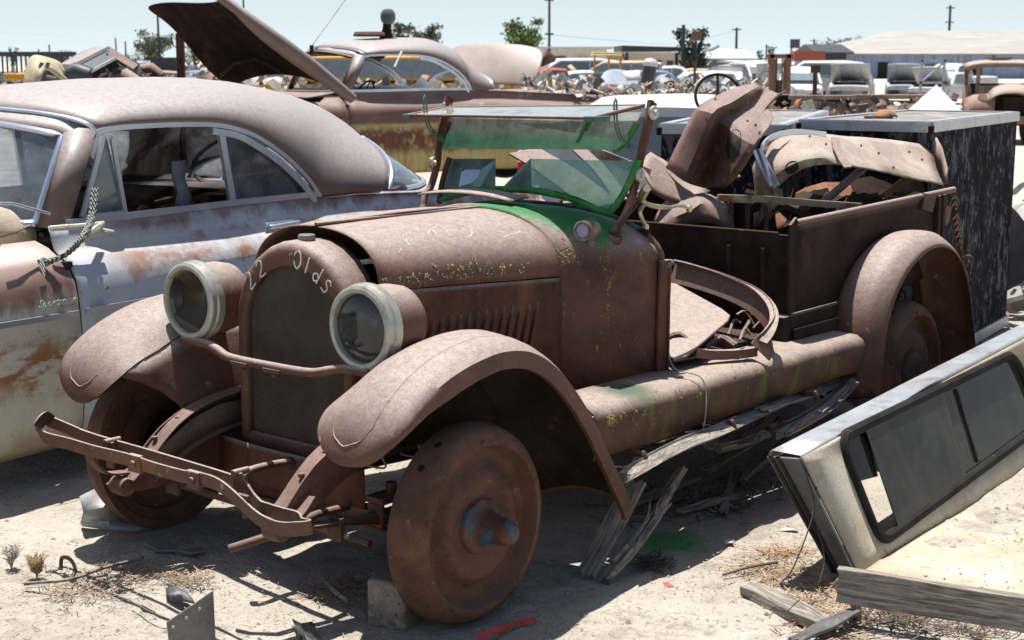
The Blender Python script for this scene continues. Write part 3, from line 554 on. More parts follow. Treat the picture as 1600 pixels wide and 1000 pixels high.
# cargo body
zt=1.075
m=MB(); y0,y1=-.615,.61
m.prism([(2.235,y0,.70),(2.235,y1,.70),(2.235,y1,1.03),(2.235,y0,1.03)],(.02,0,0)); m.tube([(2.235,y1,1.035),(2.235,-.56,1.035)],.007,8)
for y in (-.327,-.494): m.tube([(2.228,y,.74),(2.228,y,.97)],[.012,.012],8); 
m.obj('cargo_front_wall',M_dark,olds,bevel=.002)
for sg in (-1,1):
    m=MB(); y=sg*.62; rr=[]
    for k in range(14):
        x=2.245+1.52*k/13; rr.append([Vector((x,y+sg*(.002*math.sin(k*1.3)),z+(.03*(k/13) if z>1 else 0))) for z in (.70,.78,.86,.95,1.03,zt)])
    m.grid(rr); m.strap([(2.25,y,.70),(2.24,y,1.0),(2.245,y,zt-.01),(2.28,y,zt+.008)],.05,.01,up=(1,0,0))
    for x in (3.66,3.72): m.box((x,y+sg*.012,.9),(.028,.03,.40))
    o=m.obj('cargo_side',M_bed if sg<0 else M_dark,olds,solid=.004,jit=.004)
    k=MB(); k.tube([(2.27,y,zt+.005),(3.2,y,zt+.025),(3.88,y,zt+.04)],.0155,10); k.obj('top_rail',M_olds,o)
m=MB(); m.box((3.0,0,.69),(1.52,1.22,.025)); m.obj('cargo_floor',M_dark,olds)
m=MB(); m.prism([(3.765,-.61,.70),(3.765,.61,.70),(3.765,.61,1.0),(3.765,-.61,1.0)],(.02,0,0)); m.obj('tailgate',M_dark,olds)
m=MB(); m.box((2.42,-.56,.63),(.52,.16,.13)); m.box((2.42,-.60,.555),(.42,.10,.05)); m.box((2.42,-.655,.60),(.40,.012,.08)); m.obj('toolbox_sill',M_bed,olds,bevel=.004)
# rear fenders
RP=[(2.60,.27),(2.575,.42),(2.60,.62),(2.70,.79),(2.87,.915),(3.08,.975),(3.28,.965),(3.46,.88),(3.58,.74),(3.66,.56),(3.72,.38),(3.76,.25)]
RPT=cr([Vector((x,0,z)) for x,z in RP],4)
for sg in (-1,1):
    m=MB(); rows=[]; n=len(RPT)
    for i,p in enumerate(RPT):
        T=(RPT[min(i+1,n-1)]-RPT[max(i-1,0)]).normalized(); N=Vector((-T.z,0,T.x)); 
        row=[]
        for j in range(15):
            a=PI*j/14*.86; yy=.745-.135*math.cos(a); d=.055*math.sin(a)-.055-(.035*max(0,(j-10)/4))
            row.append(Vector((p.x,sg*yy,p.z))+N*d)
        rows.append(row)
    m.grid(rows); o=m.obj('rear_fender',M_olds,olds,solid=.004,ang=60)
    k=MB(); P=[Vector((p.x+(3.18-p.x)*.04,sg*.615,p.z-.03)) for p in RPT]; k.grid([P,[Vector((3.18+(p.x-3.18)*.82,sg*.60,.35+(p.z-.35)*.84)) for p in P]]); k.obj('inner_panel',M_dark,o,solid=.003)
m=MB(); m.strap([(2.60,-.86,.30),(2.6,-.70,.275),(2.6,-.55,.27)],.05,.008,up=(1,0,0)); m.obj('fender_bracket',M_frame,olds)
# loose wire over the board
m=MB(); m.tube(cr([(1.35,-.60,.66),(1.25,-.70,.63),(1.27,-.79,.612),(1.285,-.812,.56),(1.288,-.81,.46),(1.29,-.80,.41)],5),.003,6); tag(m.obj('cable',weather('grey_cable',(.4,.38,.3,1),(),bump=.1),None),'thin grey cable looped over the running board of the brown truck','cable').matrix_world=FO.M
m=MB(); m.tube(cr([(1.42,-.60,.62),(1.5,-.66,.64),(1.6,-.62,.65),(1.66,-.67,.63)],5),.004,6); tag(m.obj('bent_wire',M_frame,None),'short rusty bent wire lying on the running board near the door pillar','wire').matrix_world=FO.M
# ================================================= TWO OLD HARDTOPS (shared shape, own paint, own state)
def paintwork(name,kind):
    m=NT(name); P=m.P; x,y,z=m.sep(P); n1=m.noise(2.2,6,.65); n2=m.noise(7,7,.7,m.mapping((1,1,.45))); n3=m.noise(30,5,.7)
    zz=m.math('ADD',z,m.math('MULTIPLY',m.math('SUBTRACT',n2,.5),.28))
    brown=m.mix(m.ramp(n1,.3,.7),(.13,.062,.045,1),(.20,.12,.10,1))
    if kind=='blue':
        base=m.mix(m.ramp(m.noise(3,5,.6),.3,.7),(.38,.45,.54,1),(.47,.50,.53,1))
        cream=m.mix(m.ramp(n1,.35,.7),(.47,.47,.38,1),(.52,.50,.42,1)); left=m.math('SUBTRACT',1,m.ramp(x,-.03,.03)); base=m.mix(left,base,cream)
        up=m.math('MAXIMUM',m.math('MULTIPLY',m.ramp(zz,.76,.86),left),m.math('MULTIPLY',m.ramp(zz,1.0,1.10),m.ramp(x,.1,.5)))
        c=m.mix(up,base,brown)
        band=m.math('MULTIPLY',m.ramp(zz,.86,.93),m.math('SUBTRACT',1,m.ramp(zz,.95,1.02))); c=m.mix(m.math('MULTIPLY',m.math('MULTIPLY',band,m.ramp(x,.1,.4)),m.ramp(n1,.38,.52)),c,(.26,.12,.06,1))
        ob=m.math('MULTIPLY',m.ramp(zz,.42,.55),m.math('SUBTRACT',1,m.ramp(zz,.60,.74))); ob=m.math('MULTIPLY',ob,m.ramp(m.noise(6,7,.75,m.mapping((.6,1,1.6),(3,0,1))),.44,.56)); c=m.mix(m.math('MULTIPLY',ob,left),c,(.27,.12,.045,1))
        c=m.mix(m.math('MULTIPLY',m.ramp(n3,.62,.7),.8),c,(.25,.12,.05,1)); low=m.math('SUBTRACT',1,m.ramp(zz,.24,.36)); c=m.mix(m.math('MULTIPLY',low,.7),c,(.30,.20,.11,1))
        whit=m.math('MULTIPLY',m.math('MULTIPLY',m.ramp(z,.955,.985),m.math('SUBTRACT',1,m.ramp(z,1.0,1.06))),m.math('SUBTRACT',1,m.ramp(x,.45,.8))); c=m.mix(m.math('MULTIPLY',whit,.8),c,(.50,.49,.44,1))
    else:
        yel=m.mix(m.ramp(m.noise(3,6,.7,m.mapping((6,1,.6))),.35,.65),(.42,.36,.17,1),(.36,.27,.10,1))
        rb=m.math('MULTIPLY',m.ramp(zz,.40,.52),m.math('SUBTRACT',1,m.ramp(zz,.66,.74))); rb=m.math('MULTIPLY',rb,m.ramp(n2,.36,.5))
        c=m.mix(rb,yel,(.13,.045,.025,1)); st=m.ramp(m.noise(5,6,.7,m.mapping((4,1,.35))),.55,.66); c=m.mix(m.math('MULTIPLY',st,.8),c,(.24,.10,.03,1))
        c=m.mix(m.ramp(m.math('ADD',z,m.math('MULTIPLY',m.math('SUBTRACT',n2,.5),.06)),.735,.775),c,brown); c=m.mix(m.math('MULTIPLY',m.ramp(m.noise(4,5,.7),.60,.68),.8),c,(.32,.33,.24,1))
        c=m.mix(m.math('MULTIPLY',m.math('SUBTRACT',1,m.ramp(x,-.02,.0)),1.0),c,m.mix(m.ramp(n2,.4,.6),(.13,.06,.045,1),(.2,.12,.1,1)))
    nz=m.sep(m.geo('Normal'))[2]; c=m.mix(m.math('MULTIPLY',m.ramp(nz,.25,.95),.55),c,m.mix(.5,c,(.46,.38,.35,1)))
    g=m.noise(140,3,.7); c=m.mix(.2,c,m.mix(m.ramp(g,.3,.7),(.4,.4,.4,1),(1.4,1.4,1.4,1)),'MULTIPLY')
    return m.fin(c,.62,0,m.bump(m.math('ADD',m.noise(3,4,.5),m.math('MULTIPLY',n3,.3)),.18,.012),.35)
M_roof=weather('bleached_roof_primer',(.14,.095,.082,1),[((.24,.2,.15,1),3,.62,.75),((.32,.27,.21,1),14,.69,.74)],top=((.42,.385,.37,1),.95,.03),bump=.08,grain=.2,var=.08,rough=.5,spec=.45)
M_headl=weather('grimy_headliner',(.16,.15,.13,1),[((.07,.05,.04,1),4,.5,.65)],bump=.2)
M_trim=weather('bluish_bright_trim',(.50,.54,.62,1),[((.3,.27,.25,1),20,.6,.75)],rough=.3,metal=.7,bump=.03,grain=.08,var=.1)
def hardtop(F,name,label,cat,paint,glazed,SIDE=True,deck=True,hoodbay=False):
    T=thing(name,label,cat,F.M); Wd=1.84
    def sy(y,s): return y if s==0 else Wd-y
    PR=[(.22,.075),(.26,.04),(.33,.015),(.45,.0),(.60,-.008),(.74,.0),(.82,.008),(.885,.022),(.93,.05),(.962,.085),(.985,.125)]
    PD=[(1.0,.145),(1.05,.16),(1.095,.175)]
    for s in (0,1):
        # door and quarter panel, behind the seam
        m=MB(); rows=[]
        for i in range(40):
            x=.006+4.0*i/39; drop=max(0,x-1.9)*.05; tuck=max(0,x-3.3)**2*.5; fl=.03*math.exp(-((x-2.9)/.7)**2)
            bul=.012*math.exp(-((x-1.2)/.9)**2)
            rows.append([Vector((x,sy(y+tuck-fl*(1 if .3<z<.95 else 0)-(bul if .84<z<.95 else 0),s),z-drop*(z/1.0))) for z,y in PR+PD])
        m.grid(rows); o=m.obj('door_and_quarter' if s==0 else 'far_side',paint,T,solid=.008,ang=60)
        m=MB(); rows=[]
        for i in range(26):
            x=-.004-2.0*i/25; nose=max(0,-x-1.3)**2*.4
            rows.append([Vector((x,sy(y+nose,s),z-.006)) for z,y in PR]+[Vector((x,sy(.17,s),.985+(.0 if x<-.2 else .02))),Vector((x,sy(.25,s),.97+(0 if x<-.2 else .06))),Vector((x,sy(.31,s),.93))])
        m.grid(rows); m.obj('front_fender',paint,T,solid=.006,ang=60)
    # seam shadow gap: the fender overlaps a dark jamb
    m=MB(); m.box((.0,.10,.60),(.03,.10,.72)); m.obj('door_jamb',M_black,T)
    # rear deck
    m=MB(); rows=[]
    for i in range(12):
        x=1.7+2.3*i/11; z=1.085-max(0,x-1.9)*.05-max(0,x-2.9)**2*.22
        rows.append([Vector((x,.155+(Wd-.31)*j/12,z+.035*math.sin(PI*j/12)*(1 if x>2.6 else .2))) for j in range(13)])
    m.grid(rows); m.obj('rear_deck',paint,T,solid=.005,ang=60)
    m=MB(); m.prism([(4.0,.3,.35),(4.0,1.54,.35),(4.0,1.6,.85),(4.0,.24,.85)],(.03,0,0)); m.obj('tail_panel',paint,T)
    # roof
    ST=[((.30,.215,1.462),(.07,.92,1.555)),((.36,.212,1.472),(.20,.92,1.60)),((.50,.205,1.478),(.48,.92,1.642)),((.75,.197,1.478),(.95,.92,1.665)),((.95,.19,1.470),(1.3,.92,1.668)),((1.10,.188,1.445),(1.55,.92,1.66)),((1.25,.185,1.395),(1.8,.92,1.64)),((1.42,.18,1.30),(2.08,.92,1.60)),((1.56,.172,1.19),(2.3,.92,1.555)),((1.64,.168,1.10),(2.48,.92,1.505)),((1.78,.165,1.09),(2.62,.92,1.45)),((1.95,.168,1.085),(2.75,.92,1.39)),((2.13,.178,1.08),(2.86,.92,1.325)),((2.2,.185,1.08),(2.9,.92,1.30))]
    sq=(lambda x:x) if glazed else (lambda x:x if x<1.35 else 1.35+(x-1.35)*.36)
    if not glazed: ST=[((B[0] if B[0]<1.5 else 1.5+(B[0]-1.5)*.55,B[1],B[2]),(sq(C[0]),C[1],C[2])) for B,C in ST]
    def sec(B,C,n=14):
        L=[]
        for j in range(2*n+1):
            t=j/n if j<=n else 2-j/n
            cy_=1-math.cos(t*PI/2)**.62*1.0 if t<1 else 1; sz=math.sin(t*PI/2)**.86
            y=B[1]+(C[1]-B[1])*(1-abs(math.cos(t*PI/2))**1.15); z=B[2]+(C[2]-B[2])*sz; x=B[0]+(C[0]-B[0])*((1-math.cos(t*PI/2))*.55+t*.45)
            L.append(Vector((x,y if j<=n else Wd-y,z)))
        return L
    rows=[sec(*q) for q in ST]; RS={(i,j) for i in range(6,13) for j in range(15,28)}; m=MB(); m.grid(rows,skip=RS); m.obj('roof',M_roof,T,ang=70,solid=.004,off=1)
    if glazed: m=MB(); m.grid([r_[15:29] for r_ in rows[6:]]); m.obj('rear_glass',G_rear,T,ang=70)
    m=MB(); m.grid([[p+Vector((0,0,-.03)) for p in r_[2:-2]] for r_ in rows[:7]]); m.obj('headliner',M_headl,T,ang=70)
    # rail trim, windshield, pillars
    for s in (0,1):
        rail=[Vector((B[0],sy(B[1]-.004,s),B[2]-.004)) for B,_ in ST[:10]]
        k=MB(); k.strap(cr(rail,3),.02,.014,up=(0,0,1)); k.obj('drip_rail',M_trim,T)
        k=MB(); q=cr([p+Vector((-.03 if i>5 else 0,.004 if s==0 else -.004,-.028)) for i,p in enumerate(rail) if i>=4],3); k.strap(q,.03,.012,up=(0,0,1)); k.obj('window_trim',M_trim,T)
        k=MB(); k.strap([Vector((x,sy(.178,s),z)) for x,z in ((.10,1.098),(.6,1.103),(1.1,1.108),(1.66,1.106))],.028,.02,up=(0,0,1)); k.obj('sill_trim',M_trim,T)
        ap=MB(); ap.grid([[Vector((.02,sy(.265,s),1.085)),Vector((.04,sy(.215,s),1.08)),Vector((.10,sy(.185,s),1.075)),Vector((.105,sy(.185,s),1.075))],[Vector((.20,sy(.285,s),1.455)),Vector((.24,sy(.245,s),1.475)),Vector((.31,sy(.218,s),1.47)),Vector((.31,sy(.225,s),1.465))]]); ap.obj('windshield_pillar',M_roof,T,solid=.02)
        k=MB(); k.strap([Vector((1.065,sy(.19,s),1.10)),Vector((1.01,sy(.20,s),1.44))],.035,.02,up=(1,0,0)); k.obj('window_post',M_trim,T) if glazed else None
    WB=[(.02,.27,1.10),(-.09,.42,1.09),(-.18,.65,1.085),(-.21,.92,1.085),(-.18,1.19,1.085),(-.09,1.42,1.09),(.02,1.57,1.10)]; WT=[(.195,.29,1.445),(.125,.45,1.475),(.075,.68,1.50),(.055,.92,1.51),(.075,1.16,1.50),(.125,1.39,1.475),(.195,1.55,1.445)]
    k=MB(); loop=cr(WB,4)+cr(list(reversed(WT)),4); k.tube(loop+[loop[0],loop[1]],.016,8,caps=False); k.obj('windshield_trim',M_trim if glazed else M_side,T)
    k=MB(); r0=rows[0]; RT=[r0[int(round(i*28/6))] for i in range(7)]; k.grid([[a.lerp(b,t) for a,b in zip(cr(WT,4),cr(RT,4))] for t in (0,.5,1.0)]); k.obj('header',M_roof,T,solid=.006)
    k=MB(); k.tube([p+Vector((-.004,0,.004)) for p in r0],.011,8); k.obj('roof_edge_trim',M_trim,T)
    k=MB(); k.grid([[Vector(p) for p in WB],[Vector((p[0]-.10,p[1]*1.0,p[2]-.03)) for p in WB],[Vector((-.55,p[1],1.0)) for p in WB]]); k.obj('cowl',paint,T,solid=.005)
    if glazed:
        k=MB(); k.grid([[Vector(a).lerp(Vector(b),t) for a,b in zip(cr(WB,3),cr(WT,3))] for t in (0,.5,1)]); k.obj('windshield_glass',G_car,T)
        for s in (0,1):
            v=MB(); v.prism([(.20,sy(.19,s),1.115),(.415,sy(.19,s),1.115),(.355,sy(.205,s),1.43),(.325,sy(.205,s),1.43)],(0,.004,0)); v.obj('vent_glass',G_car,T,smooth=False)
            v=MB(); c_=[(.19,1.115),(.42,1.115),(.365,1.44),(.32,1.44)]; P=[Vector((x,sy(.188,s),z)) for x,z in c_]; v.strap([P[0],P[3]],.022,.012,up=(1,0,0)); v.strap([P[3],P[2]],.02,.012,up=(0,0,1)); v.strap([P[2],P[1]],.02,.012,up=(1,0,0)); v.strap([P[0],P[1]],.02,.012,up=(0,0,1)); v.obj('vent_frame',M_trim,T)
            v=MB(); q=[(1.075,1.115),(1.63,1.115),(1.55,1.18),(1.42,1.285),(1.25,1.375),(1.10,1.425),(1.03,1.435)]; v.prism([(x,sy(.20,s),z) for x,z in q],(0,.004,0)); v.obj('quarter_glass',G_car,T,smooth=False)
    # rear glass, wrapped round the tail of the roof
    top=rows[-1]; base=[]
    for j,p in enumerate(top):
        t=j/(len(top)-1); base.append(Vector(((2.42+.75*math.sin(PI*t)**.7) if glazed else 1.98+.30*math.sin(PI*t)**.7,.24+(Wd-.48)*t,1.075)))
    k=MB(); k.grid([[a.lerp(b,t)+Vector((0,0,.02*math.sin(PI*t))) for a,b in zip(top,base)] for t in (0,.33,.66,1)])
    k.obj('rear_glass',G_car,T) if glazed else None
    k=MB(); k.tube(base,.014,8); k.tube([p+Vector((.003,0,.006)) for p in top],.012,8); k.obj('rear_glass_trim',M_trim,T)
    # interior
    k=MB(); k.box((1.3,.92,.45),(3.0,1.5,.04)); k.box((1.0,.92,.62),(.5,1.4,.25),(0,-6,0)); k.box((1.95,.92,.66),(.5,1.35,.3)); k.box((2.2,.92,.78),(.12,1.35,.35),(0,14,0)); k.box((.10,.92,.93),(.16,1.45,.22)); k.obj('cabin',M_dark,T,bevel=.03)
    k=MB(); 
    c0=Vector((.42,.52,1.02)); u=Vector((.45,0,.89)).normalized(); wv=Vector((0,1,0)); k.tube([c0+(u*math.cos(2*PI*i/24)+wv*math.sin(2*PI*i/24))*.2 for i in range(25)],.012,6,caps=False); k.tube([c0-u*.19,c0+u*.19],.008,6); k.tube([c0,c0-Vector((.4,0,-.2))*-1*0+Vector((-.35,0,-.25))],.02,8); k.obj('steering_wheel',M_black,T)
    for x in ((-1.35),3.0):
        for s in (0,1):
            k=MB(); k.lathe([(.0,-.09),(.30,-.09),(.335,-.05),(.335,.05),(.30,.09),(.2,.08),(.0,.06)],(x,sy(.14,s),.30),(0,-1,0),28); k.obj('wheel',M_black,T)
    return T
# ---- pale blue and brown hardtop on the left
g=at(135,675,(1.75-.27)/(-ray(135,675).z)*ray(135,675).y)
FP_=Frame(g.x,g.y,56.1); hp=FP_.hit
M_pl=paintwork('pale_blue_rusting_paint','blue')
plym=hardtop(FP_,'hardtop_car','pale blue and brown rusting hardtop car with dusty windshield at the left edge','car',M_pl,True)
def ptxt(txt,size,M,mat,par,name,shear=0,ext=.002):
    cu=bpy.data.curves.new(name,'FONT'); cu.body=txt; cu.size=size; cu.shear=shear; cu.extrude=ext; cu.resolution_u=2
    o=bpy.data.objects.new(name,cu); me=bpy.data.meshes.new_from_object(o); bpy.data.objects.remove(o)
    me.materials.clear(); me.materials.append(mat); k=bpy.data.objects.new(name,me); COL.objects.link(k); k.parent=par; k.matrix_local=M; return k
a_=hp(60,482,1,-.030)
ptxt('Sportsman',.043,Matrix.Translation(a_)@Matrix.Rotation(R(-0),4,'Y')@Matrix.Rotation(R(90),4,'X'),weather('script_metal',(.55,.55,.52,1),(),rough=.5),plym,'script_emblem',.35,.0015)
m=MB(); m.strap([(-1.9,-.012,.775),(-.02,-.012,.762)],.022,.012,up=(0,0,1)); m.obj('side_trim',M_trim,plym)
m=MB(); m.strap([(.02,-.010,.765),(2.2,-.012,.77)],.022,.012,up=(0,0,1)); m.obj('side_trim',M_trim,plym)
m=MB(); m.box((.10,.012,.305),(.02,.006,.035)); m.obj('rocker_slot',M_black,plym)
m=MB(); p=hp(77,357,1,.10); q=hp(160,350,1,.07); m.tube(cr([p,p.lerp(q,.1)+Vector((0,-.01,0)),p.lerp(q,.5)+Vector((0,-.012,.0)),q],5),[.003]+[.012]*15,8); 
m.tube([hp(132,372,1,.05),hp(150,360,1,.03),hp(163,347,1,.02)],[.012,.02,.008],8); m.tube([hp(150,362,1,.04),hp(178,362,1,.02)],[.02,.006],8); m.obj('fender_ornament',weather('old_white_pot_metal',(.45,.44,.36,1),[((.3,.2,.1,1),14,.55,.7)],bump=.2),plym)
m=MB(); p=hp(415,358,1,.05); q=hp(460,350,1,.05); m.box((p+q)/2,(.20,.006,.05)); m.tube([p+Vector((0,-.03,.01)),q+Vector((0,-.03,.01))],.011,8); m.tube([q+Vector((-.02,0,0)),q+Vector((0,-.035,.01))],.012,8); m.obj('door_handle',M_trim,plym,bevel=.002)
m=MB(); p=hp(0,306,0,-.25); m.tube([hp(0,318,0,-.28),hp(20,318,0,-.22),hp(78,334,0,-.02)],.006,6); m.obj('windshield_wiper',M_trim,plym)
# raised hood corner
m=MB(); rr=[[hp(x,y,1,v) for x,y in row] for v,row in ((.52,[(-260,300),(-120,305),(-40,312),(10,318),(38,330)]),(.36,[(-260,312),(-120,318),(-40,325),(15,330),(46,342)]),(.28,[(-260,345),(-120,350),(-40,352),(20,354),(55,362)]),(.27,[(-260,384),(-120,384),(-40,385),(20,385),(58,382)]))]
m.grid(rr); m.obj('hood',weather('cream_hood_paint',(.40,.33,.22,1),[((.28,.15,.07,1),4,.5,.65),((.2,.13,.1,1),2,.5,.7)],top=((.5,.42,.36,1),.6)),plym,solid=.008,ang=60)
m=MB(); m.tube([hp(24,385,1,.3),hp(4,410,1,.3)],.012,8); m.obj('hood_prop',M_wheel,plym); m=MB(); m.tube([hp(62,365,1,.27),hp(74,378,1,.26),hp(62,402,1,.25)],.010,6); m.obj('hood_hinge',M_wheel,plym)
# things stuffed inside the cabin
m=MB(); random.seed(3)
for i in range(26):
    a=Vector((random.uniform(.5,2.0),random.uniform(.5,1.4),random.uniform(.8,1.08))); b=a+Vector((random.uniform(-.5,.5),random.uniform(-.5,.5),random.uniform(-.12,.12))); m.tube([a,b],random.uniform(.008,.03),7)
tag(m.obj('scrap_rods',M_frame,None,kind='stuff'),'tangle of dark rods piled inside the pale blue hardtop','scrap').matrix_world=FP_.M
m=MB(); m.grid([[hp(268,252,1,.35),hp(290,250,1,.35)],[hp(270,280,1,.35),hp(288,280,1,.35)],[hp(278,300,1,.35),hp(298,305,1,.35)],[hp(272,328,1,.33),hp(298,325,1,.33)]]); tag(m.obj('grey_plastic_bracket',weather('grey_plastic',(.2,.22,.25,1),(),bump=.05),None,solid=.012),'grey bent bracket standing upright in the open window of the pale blue hardtop','bracket').matrix_world=FP_.M
# rope
m=MB(); path=cr([hp(145,296,1,.15),hp(143,318,1,.12),hp(138,345,1,.08),hp(125,372,1,.0),hp(108,392,1,-.01),hp(90,404,1,.03),hp(68,411,1,.06),hp(60,409,1,.08)],10)
for ph in (0,PI*.67,PI*1.33):
    for off in (0,.018): m.tube([p+Vector((off,-.004,off*.3))+Vector((math.cos(i*.55+ph),0,math.sin(i*.55+ph)))*.006 for i,p in enumerate(path)],.0058,6)
m.grid([[hp(60,410,1,.04),hp(70,408,1,.04)],[hp(61,418,1,.02),hp(71,420,1,.02)],[hp(68,430,1,-.005),hp(70,434,1,-.005)]])
q=NT('braided_rope'); v=q.mapping((1,1,1)); wv=q.n('ShaderNodeTexWave'); wv.inputs['Scale'].default_value=26; wv.inputs['Distortion'].default_value=2; q.l(v,wv.inputs[0]); M_rope=q.fin(q.mix(q.ramp(wv.outputs[0],.4,.6),(.03,.04,.035,1),(.30,.32,.29,1)),.9,0,None,.1)
tag(m.obj('rope',M_rope,None),'dark braided rope hanging from the window corner of the pale blue hardtop','rope').matrix_world=FP_.M
# ---- yellow and brown sedan behind, hood up
D=16.0; p=at(555,142,D); a_s=33.0
off=Matrix.Rotation(R(a_s),4,'Z').to_3x3()@Vector((.15,.17,0))
FS=Frame(p.x-off.x,p.y-off.y,a_s,z=p.z-1.10); hs=FS.hit
M_yl=paintwork('yellow_and_brown_paint','yellow')
sed=hardtop(FS,'hardtop_car','brown and yellow rusting hardtop with raised hood, behind the pale blue car','car',M_yl,False)
G7=[ # hood underside, near edge to far edge; (px,py,depth)
 [(552,158,15.2),(500,120,15.0),(450,82,14.8),(405,48,14.7),(372,22,14.7),(345,6,14.75)],
 [(545,148,15.2),(500,112,15.0),(455,76,14.8),(415,42,14.7),(385,12,14.7),(350,-2,14.75)],
 [(500,128,15.7),(460,96,15.5),(425,68,15.4),(392,40,15.3),(360,14,15.2),(330,4,15.3)],
 [(450,116,16.2),(415,88,16.0),(385,62,15.9),(355,38,15.8),(330,20,15.7),(300,4,15.8)],
 [(410,118,16.6),(380,96,16.5),(350,72,16.4),(322,48,16.3),(296,24,16.2),(268,2,16.3)],
 [(378,128,17.0),(350,104,16.9),(324,78,16.8),(298,50,16.7),(270,24,16.6),(240,4,16.7)],
 [(362,138,17.2),(335,122,17.1),(308,92,17.0),(282,58,16.9),(255,30,16.8),(222,12,16.9)]]
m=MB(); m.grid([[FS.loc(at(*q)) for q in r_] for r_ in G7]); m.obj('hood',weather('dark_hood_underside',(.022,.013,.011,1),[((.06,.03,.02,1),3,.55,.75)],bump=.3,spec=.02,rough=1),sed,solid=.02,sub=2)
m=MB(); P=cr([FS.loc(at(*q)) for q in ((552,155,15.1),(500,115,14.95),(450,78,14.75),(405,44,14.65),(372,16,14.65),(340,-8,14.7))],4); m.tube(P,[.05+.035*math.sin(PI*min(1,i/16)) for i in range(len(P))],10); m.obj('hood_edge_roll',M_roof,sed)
m=MB(); m.tube([FS.loc(at(*q)) for q in ((440,112,15.9),(400,92,16.1),(365,100,16.5),(345,118,16.9))],.02,6); m.obj('hood_brace',M_dark,sed)
# deck lid stood open
L7=[[(700,70,20.4),(740,66,20.2),(790,66,20.0),(830,70,19.9),(853,78,19.8)],[(706,100,20.0),(745,98,19.9),(792,98,19.7),(828,102,19.6),(846,104,19.5)],[(722,130,19.7),(758,132,19.6),(795,134,19.5),(820,136,19.4),(836,134,19.4)]]
m=MB(); m.grid([[FS.loc(at(*q)) for q in r_] for r_ in L7]); m.obj('deck_lid',weather('smooth_pinkish_lid',(.20,.135,.115,1),[((.27,.2,.17,1),2,.5,.7)],top=((.42,.37,.34,1),.8),bump=.05,var=.08,rough=.5),sed,solid=.03,sub=2)
m=MB(); m.grid([[FS.loc(at(*q)) for q in r_] for r_ in ([(853,78,19.8),(868,88,20.4)],[(846,104,19.6),(866,96,20.4)])]); m.obj('deck_lid_edge',M_wheel,sed,solid=.03)
# engine bay clutter
m=MB(); m.box((-.7,.92,.75),(.9,.5,.4)); m.lathe([(0,0),(.2,0),(.2,.12),(0,.12)],(-.6,.92,.95),(0,0,1),20); m.tube([(-1.6,.4,.9),(-.3,.5,.98)],.04,8); m.obj('engine',M_dark,sed,bevel=.03)
m=MB(); m.strap([FS.loc(at(628,80,15.9)),FS.loc(at(617,104,15.8))],.03,.01,up=(0,1,0)); m.obj('bright_strip',weather('white_strip',(.6,.62,.62,1),()),sed)
def wthing(mb,name,mat,label,cat,group=None,**k):
    o=mb.obj(name,mat,None,**k); tag(o,label,cat,group); return o
m=MB(); P=at(577,57,16.8); m.lathe([(0,0),(.17,0),(.18,.02),(.16,.05),(0,.055)],P,(0,0,1),28); m.M=None; wthing(m,'round_lid',M_wheel,'dark rusty round lid lying on the roof of the brown and yellow hardtop','lid')
T=thing('siren_post','iron post with a round grey head on the roof of the yellow hardtop','post',loc=at(606,60,16.9))
m=MB(); m.tube([(0,0,-.05),(0,0,.0),(-.01,0,.10),(0,0,.2)],[.09,.06,.05,.045],10); m.box((-.03,0,.03),(.1,.06,.1),(0,20,0)); m.obj('stem',M_dark,T)
m=MB(); m.lathe([(0,-.09),(.05,-.08),(.08,-.04),(.085,0),(.08,.04),(.05,.08),(0,.09)],(0.005,0,.235),(0,0,1),20); m.obj('head',weather('grey_paint_head',(.12,.15,.15,1),(),bump=.1),T)
T=thing('antenna','thin white whip antenna leaning from the windshield corner of the brown and yellow hardtop','antenna',loc=at(487,72,15.6))
m=MB(); q=at(545,-8,15.6)-at(487,72,15.6); m.tube([(0,0,0),q],.005,6); m.obj('rod',weather('white_rod',(.7,.72,.72,1),()),T); m=MB(); m.tube([(0,0,-.08),(0,0,.01)],.022,8); m.obj('base',M_black,T)
T=thing('iron_post','dark square iron post under the raised hood of the brown and yellow hardtop','post',loc=at(284,135,17.4)); m=MB(); z=at(284,52,17.4).z-at(284,135,17.4).z; m.box((0,0,z/2-.6),(.085,.085,z+1.2)); m.obj('shaft',M_side,T,bevel=.004); m=MB(); m.tube(cr([(-.06,0,z-.05),(-.09,0,z),(-.09,0,z-.12),(-.03,0,z-.17)],4),.006,6); m.obj('hook',M_dark,T)
# ================================================= CAMPER SHELL, CRATES, JUNK IN THE TRUCK BED
def hitpl(O,N,px,py):
    d=ray(px,py); t=(O-CO).dot(N)/d.dot(N); return CO+d*t
O_=Vector((1.17,4.9,.05)); e1=Vector((.582,.813,0)).normalized(); out=Vector((-.813,.582,0)); up_=(out*.17+Vector((0,0,.46))-e1*.0).normalized(); NN=e1.cross(up_).normalized()
hw_=lambda px,py:hitpl(O_,NN,px,py)
M_shellin=weather('grimy_fibreglass',(.46,.40,.30,1),[((.33,.27,.2,1),3,.45,.7),((.25,.2,.15,1),16,.58,.74),((.5,.46,.38,1),2,.5,.7)],bump=.25,var=.12,grain=.3,rough=.7)
M_shellgr=weather('dark_grey_shell_edge',(.095,.09,.09,1),[((.15,.14,.13,1),6,.5,.7)],bump=.15,rough=.5)
M_alu=weather('worn_aluminium',(.42,.44,.46,1),[((.3,.29,.27,1),9,.5,.7),((.55,.57,.6,1),24,.6,.7)],rough=.42,metal=.55,bump=.12,grain=.15,var=.12)
shell=thing('camper_shell','upturned beige pickup camper shell with long sliding side window, lower right corner','camper shell')
m=MB()
TLc,TRc=hw_(1252,714),hw_(1700,476); BLc,BRc=hw_(1342,897),hw_(1740,650)
def inw(u,v): return TLc.lerp(TRc,u).lerp(BLc.lerp(BRc,u),v)
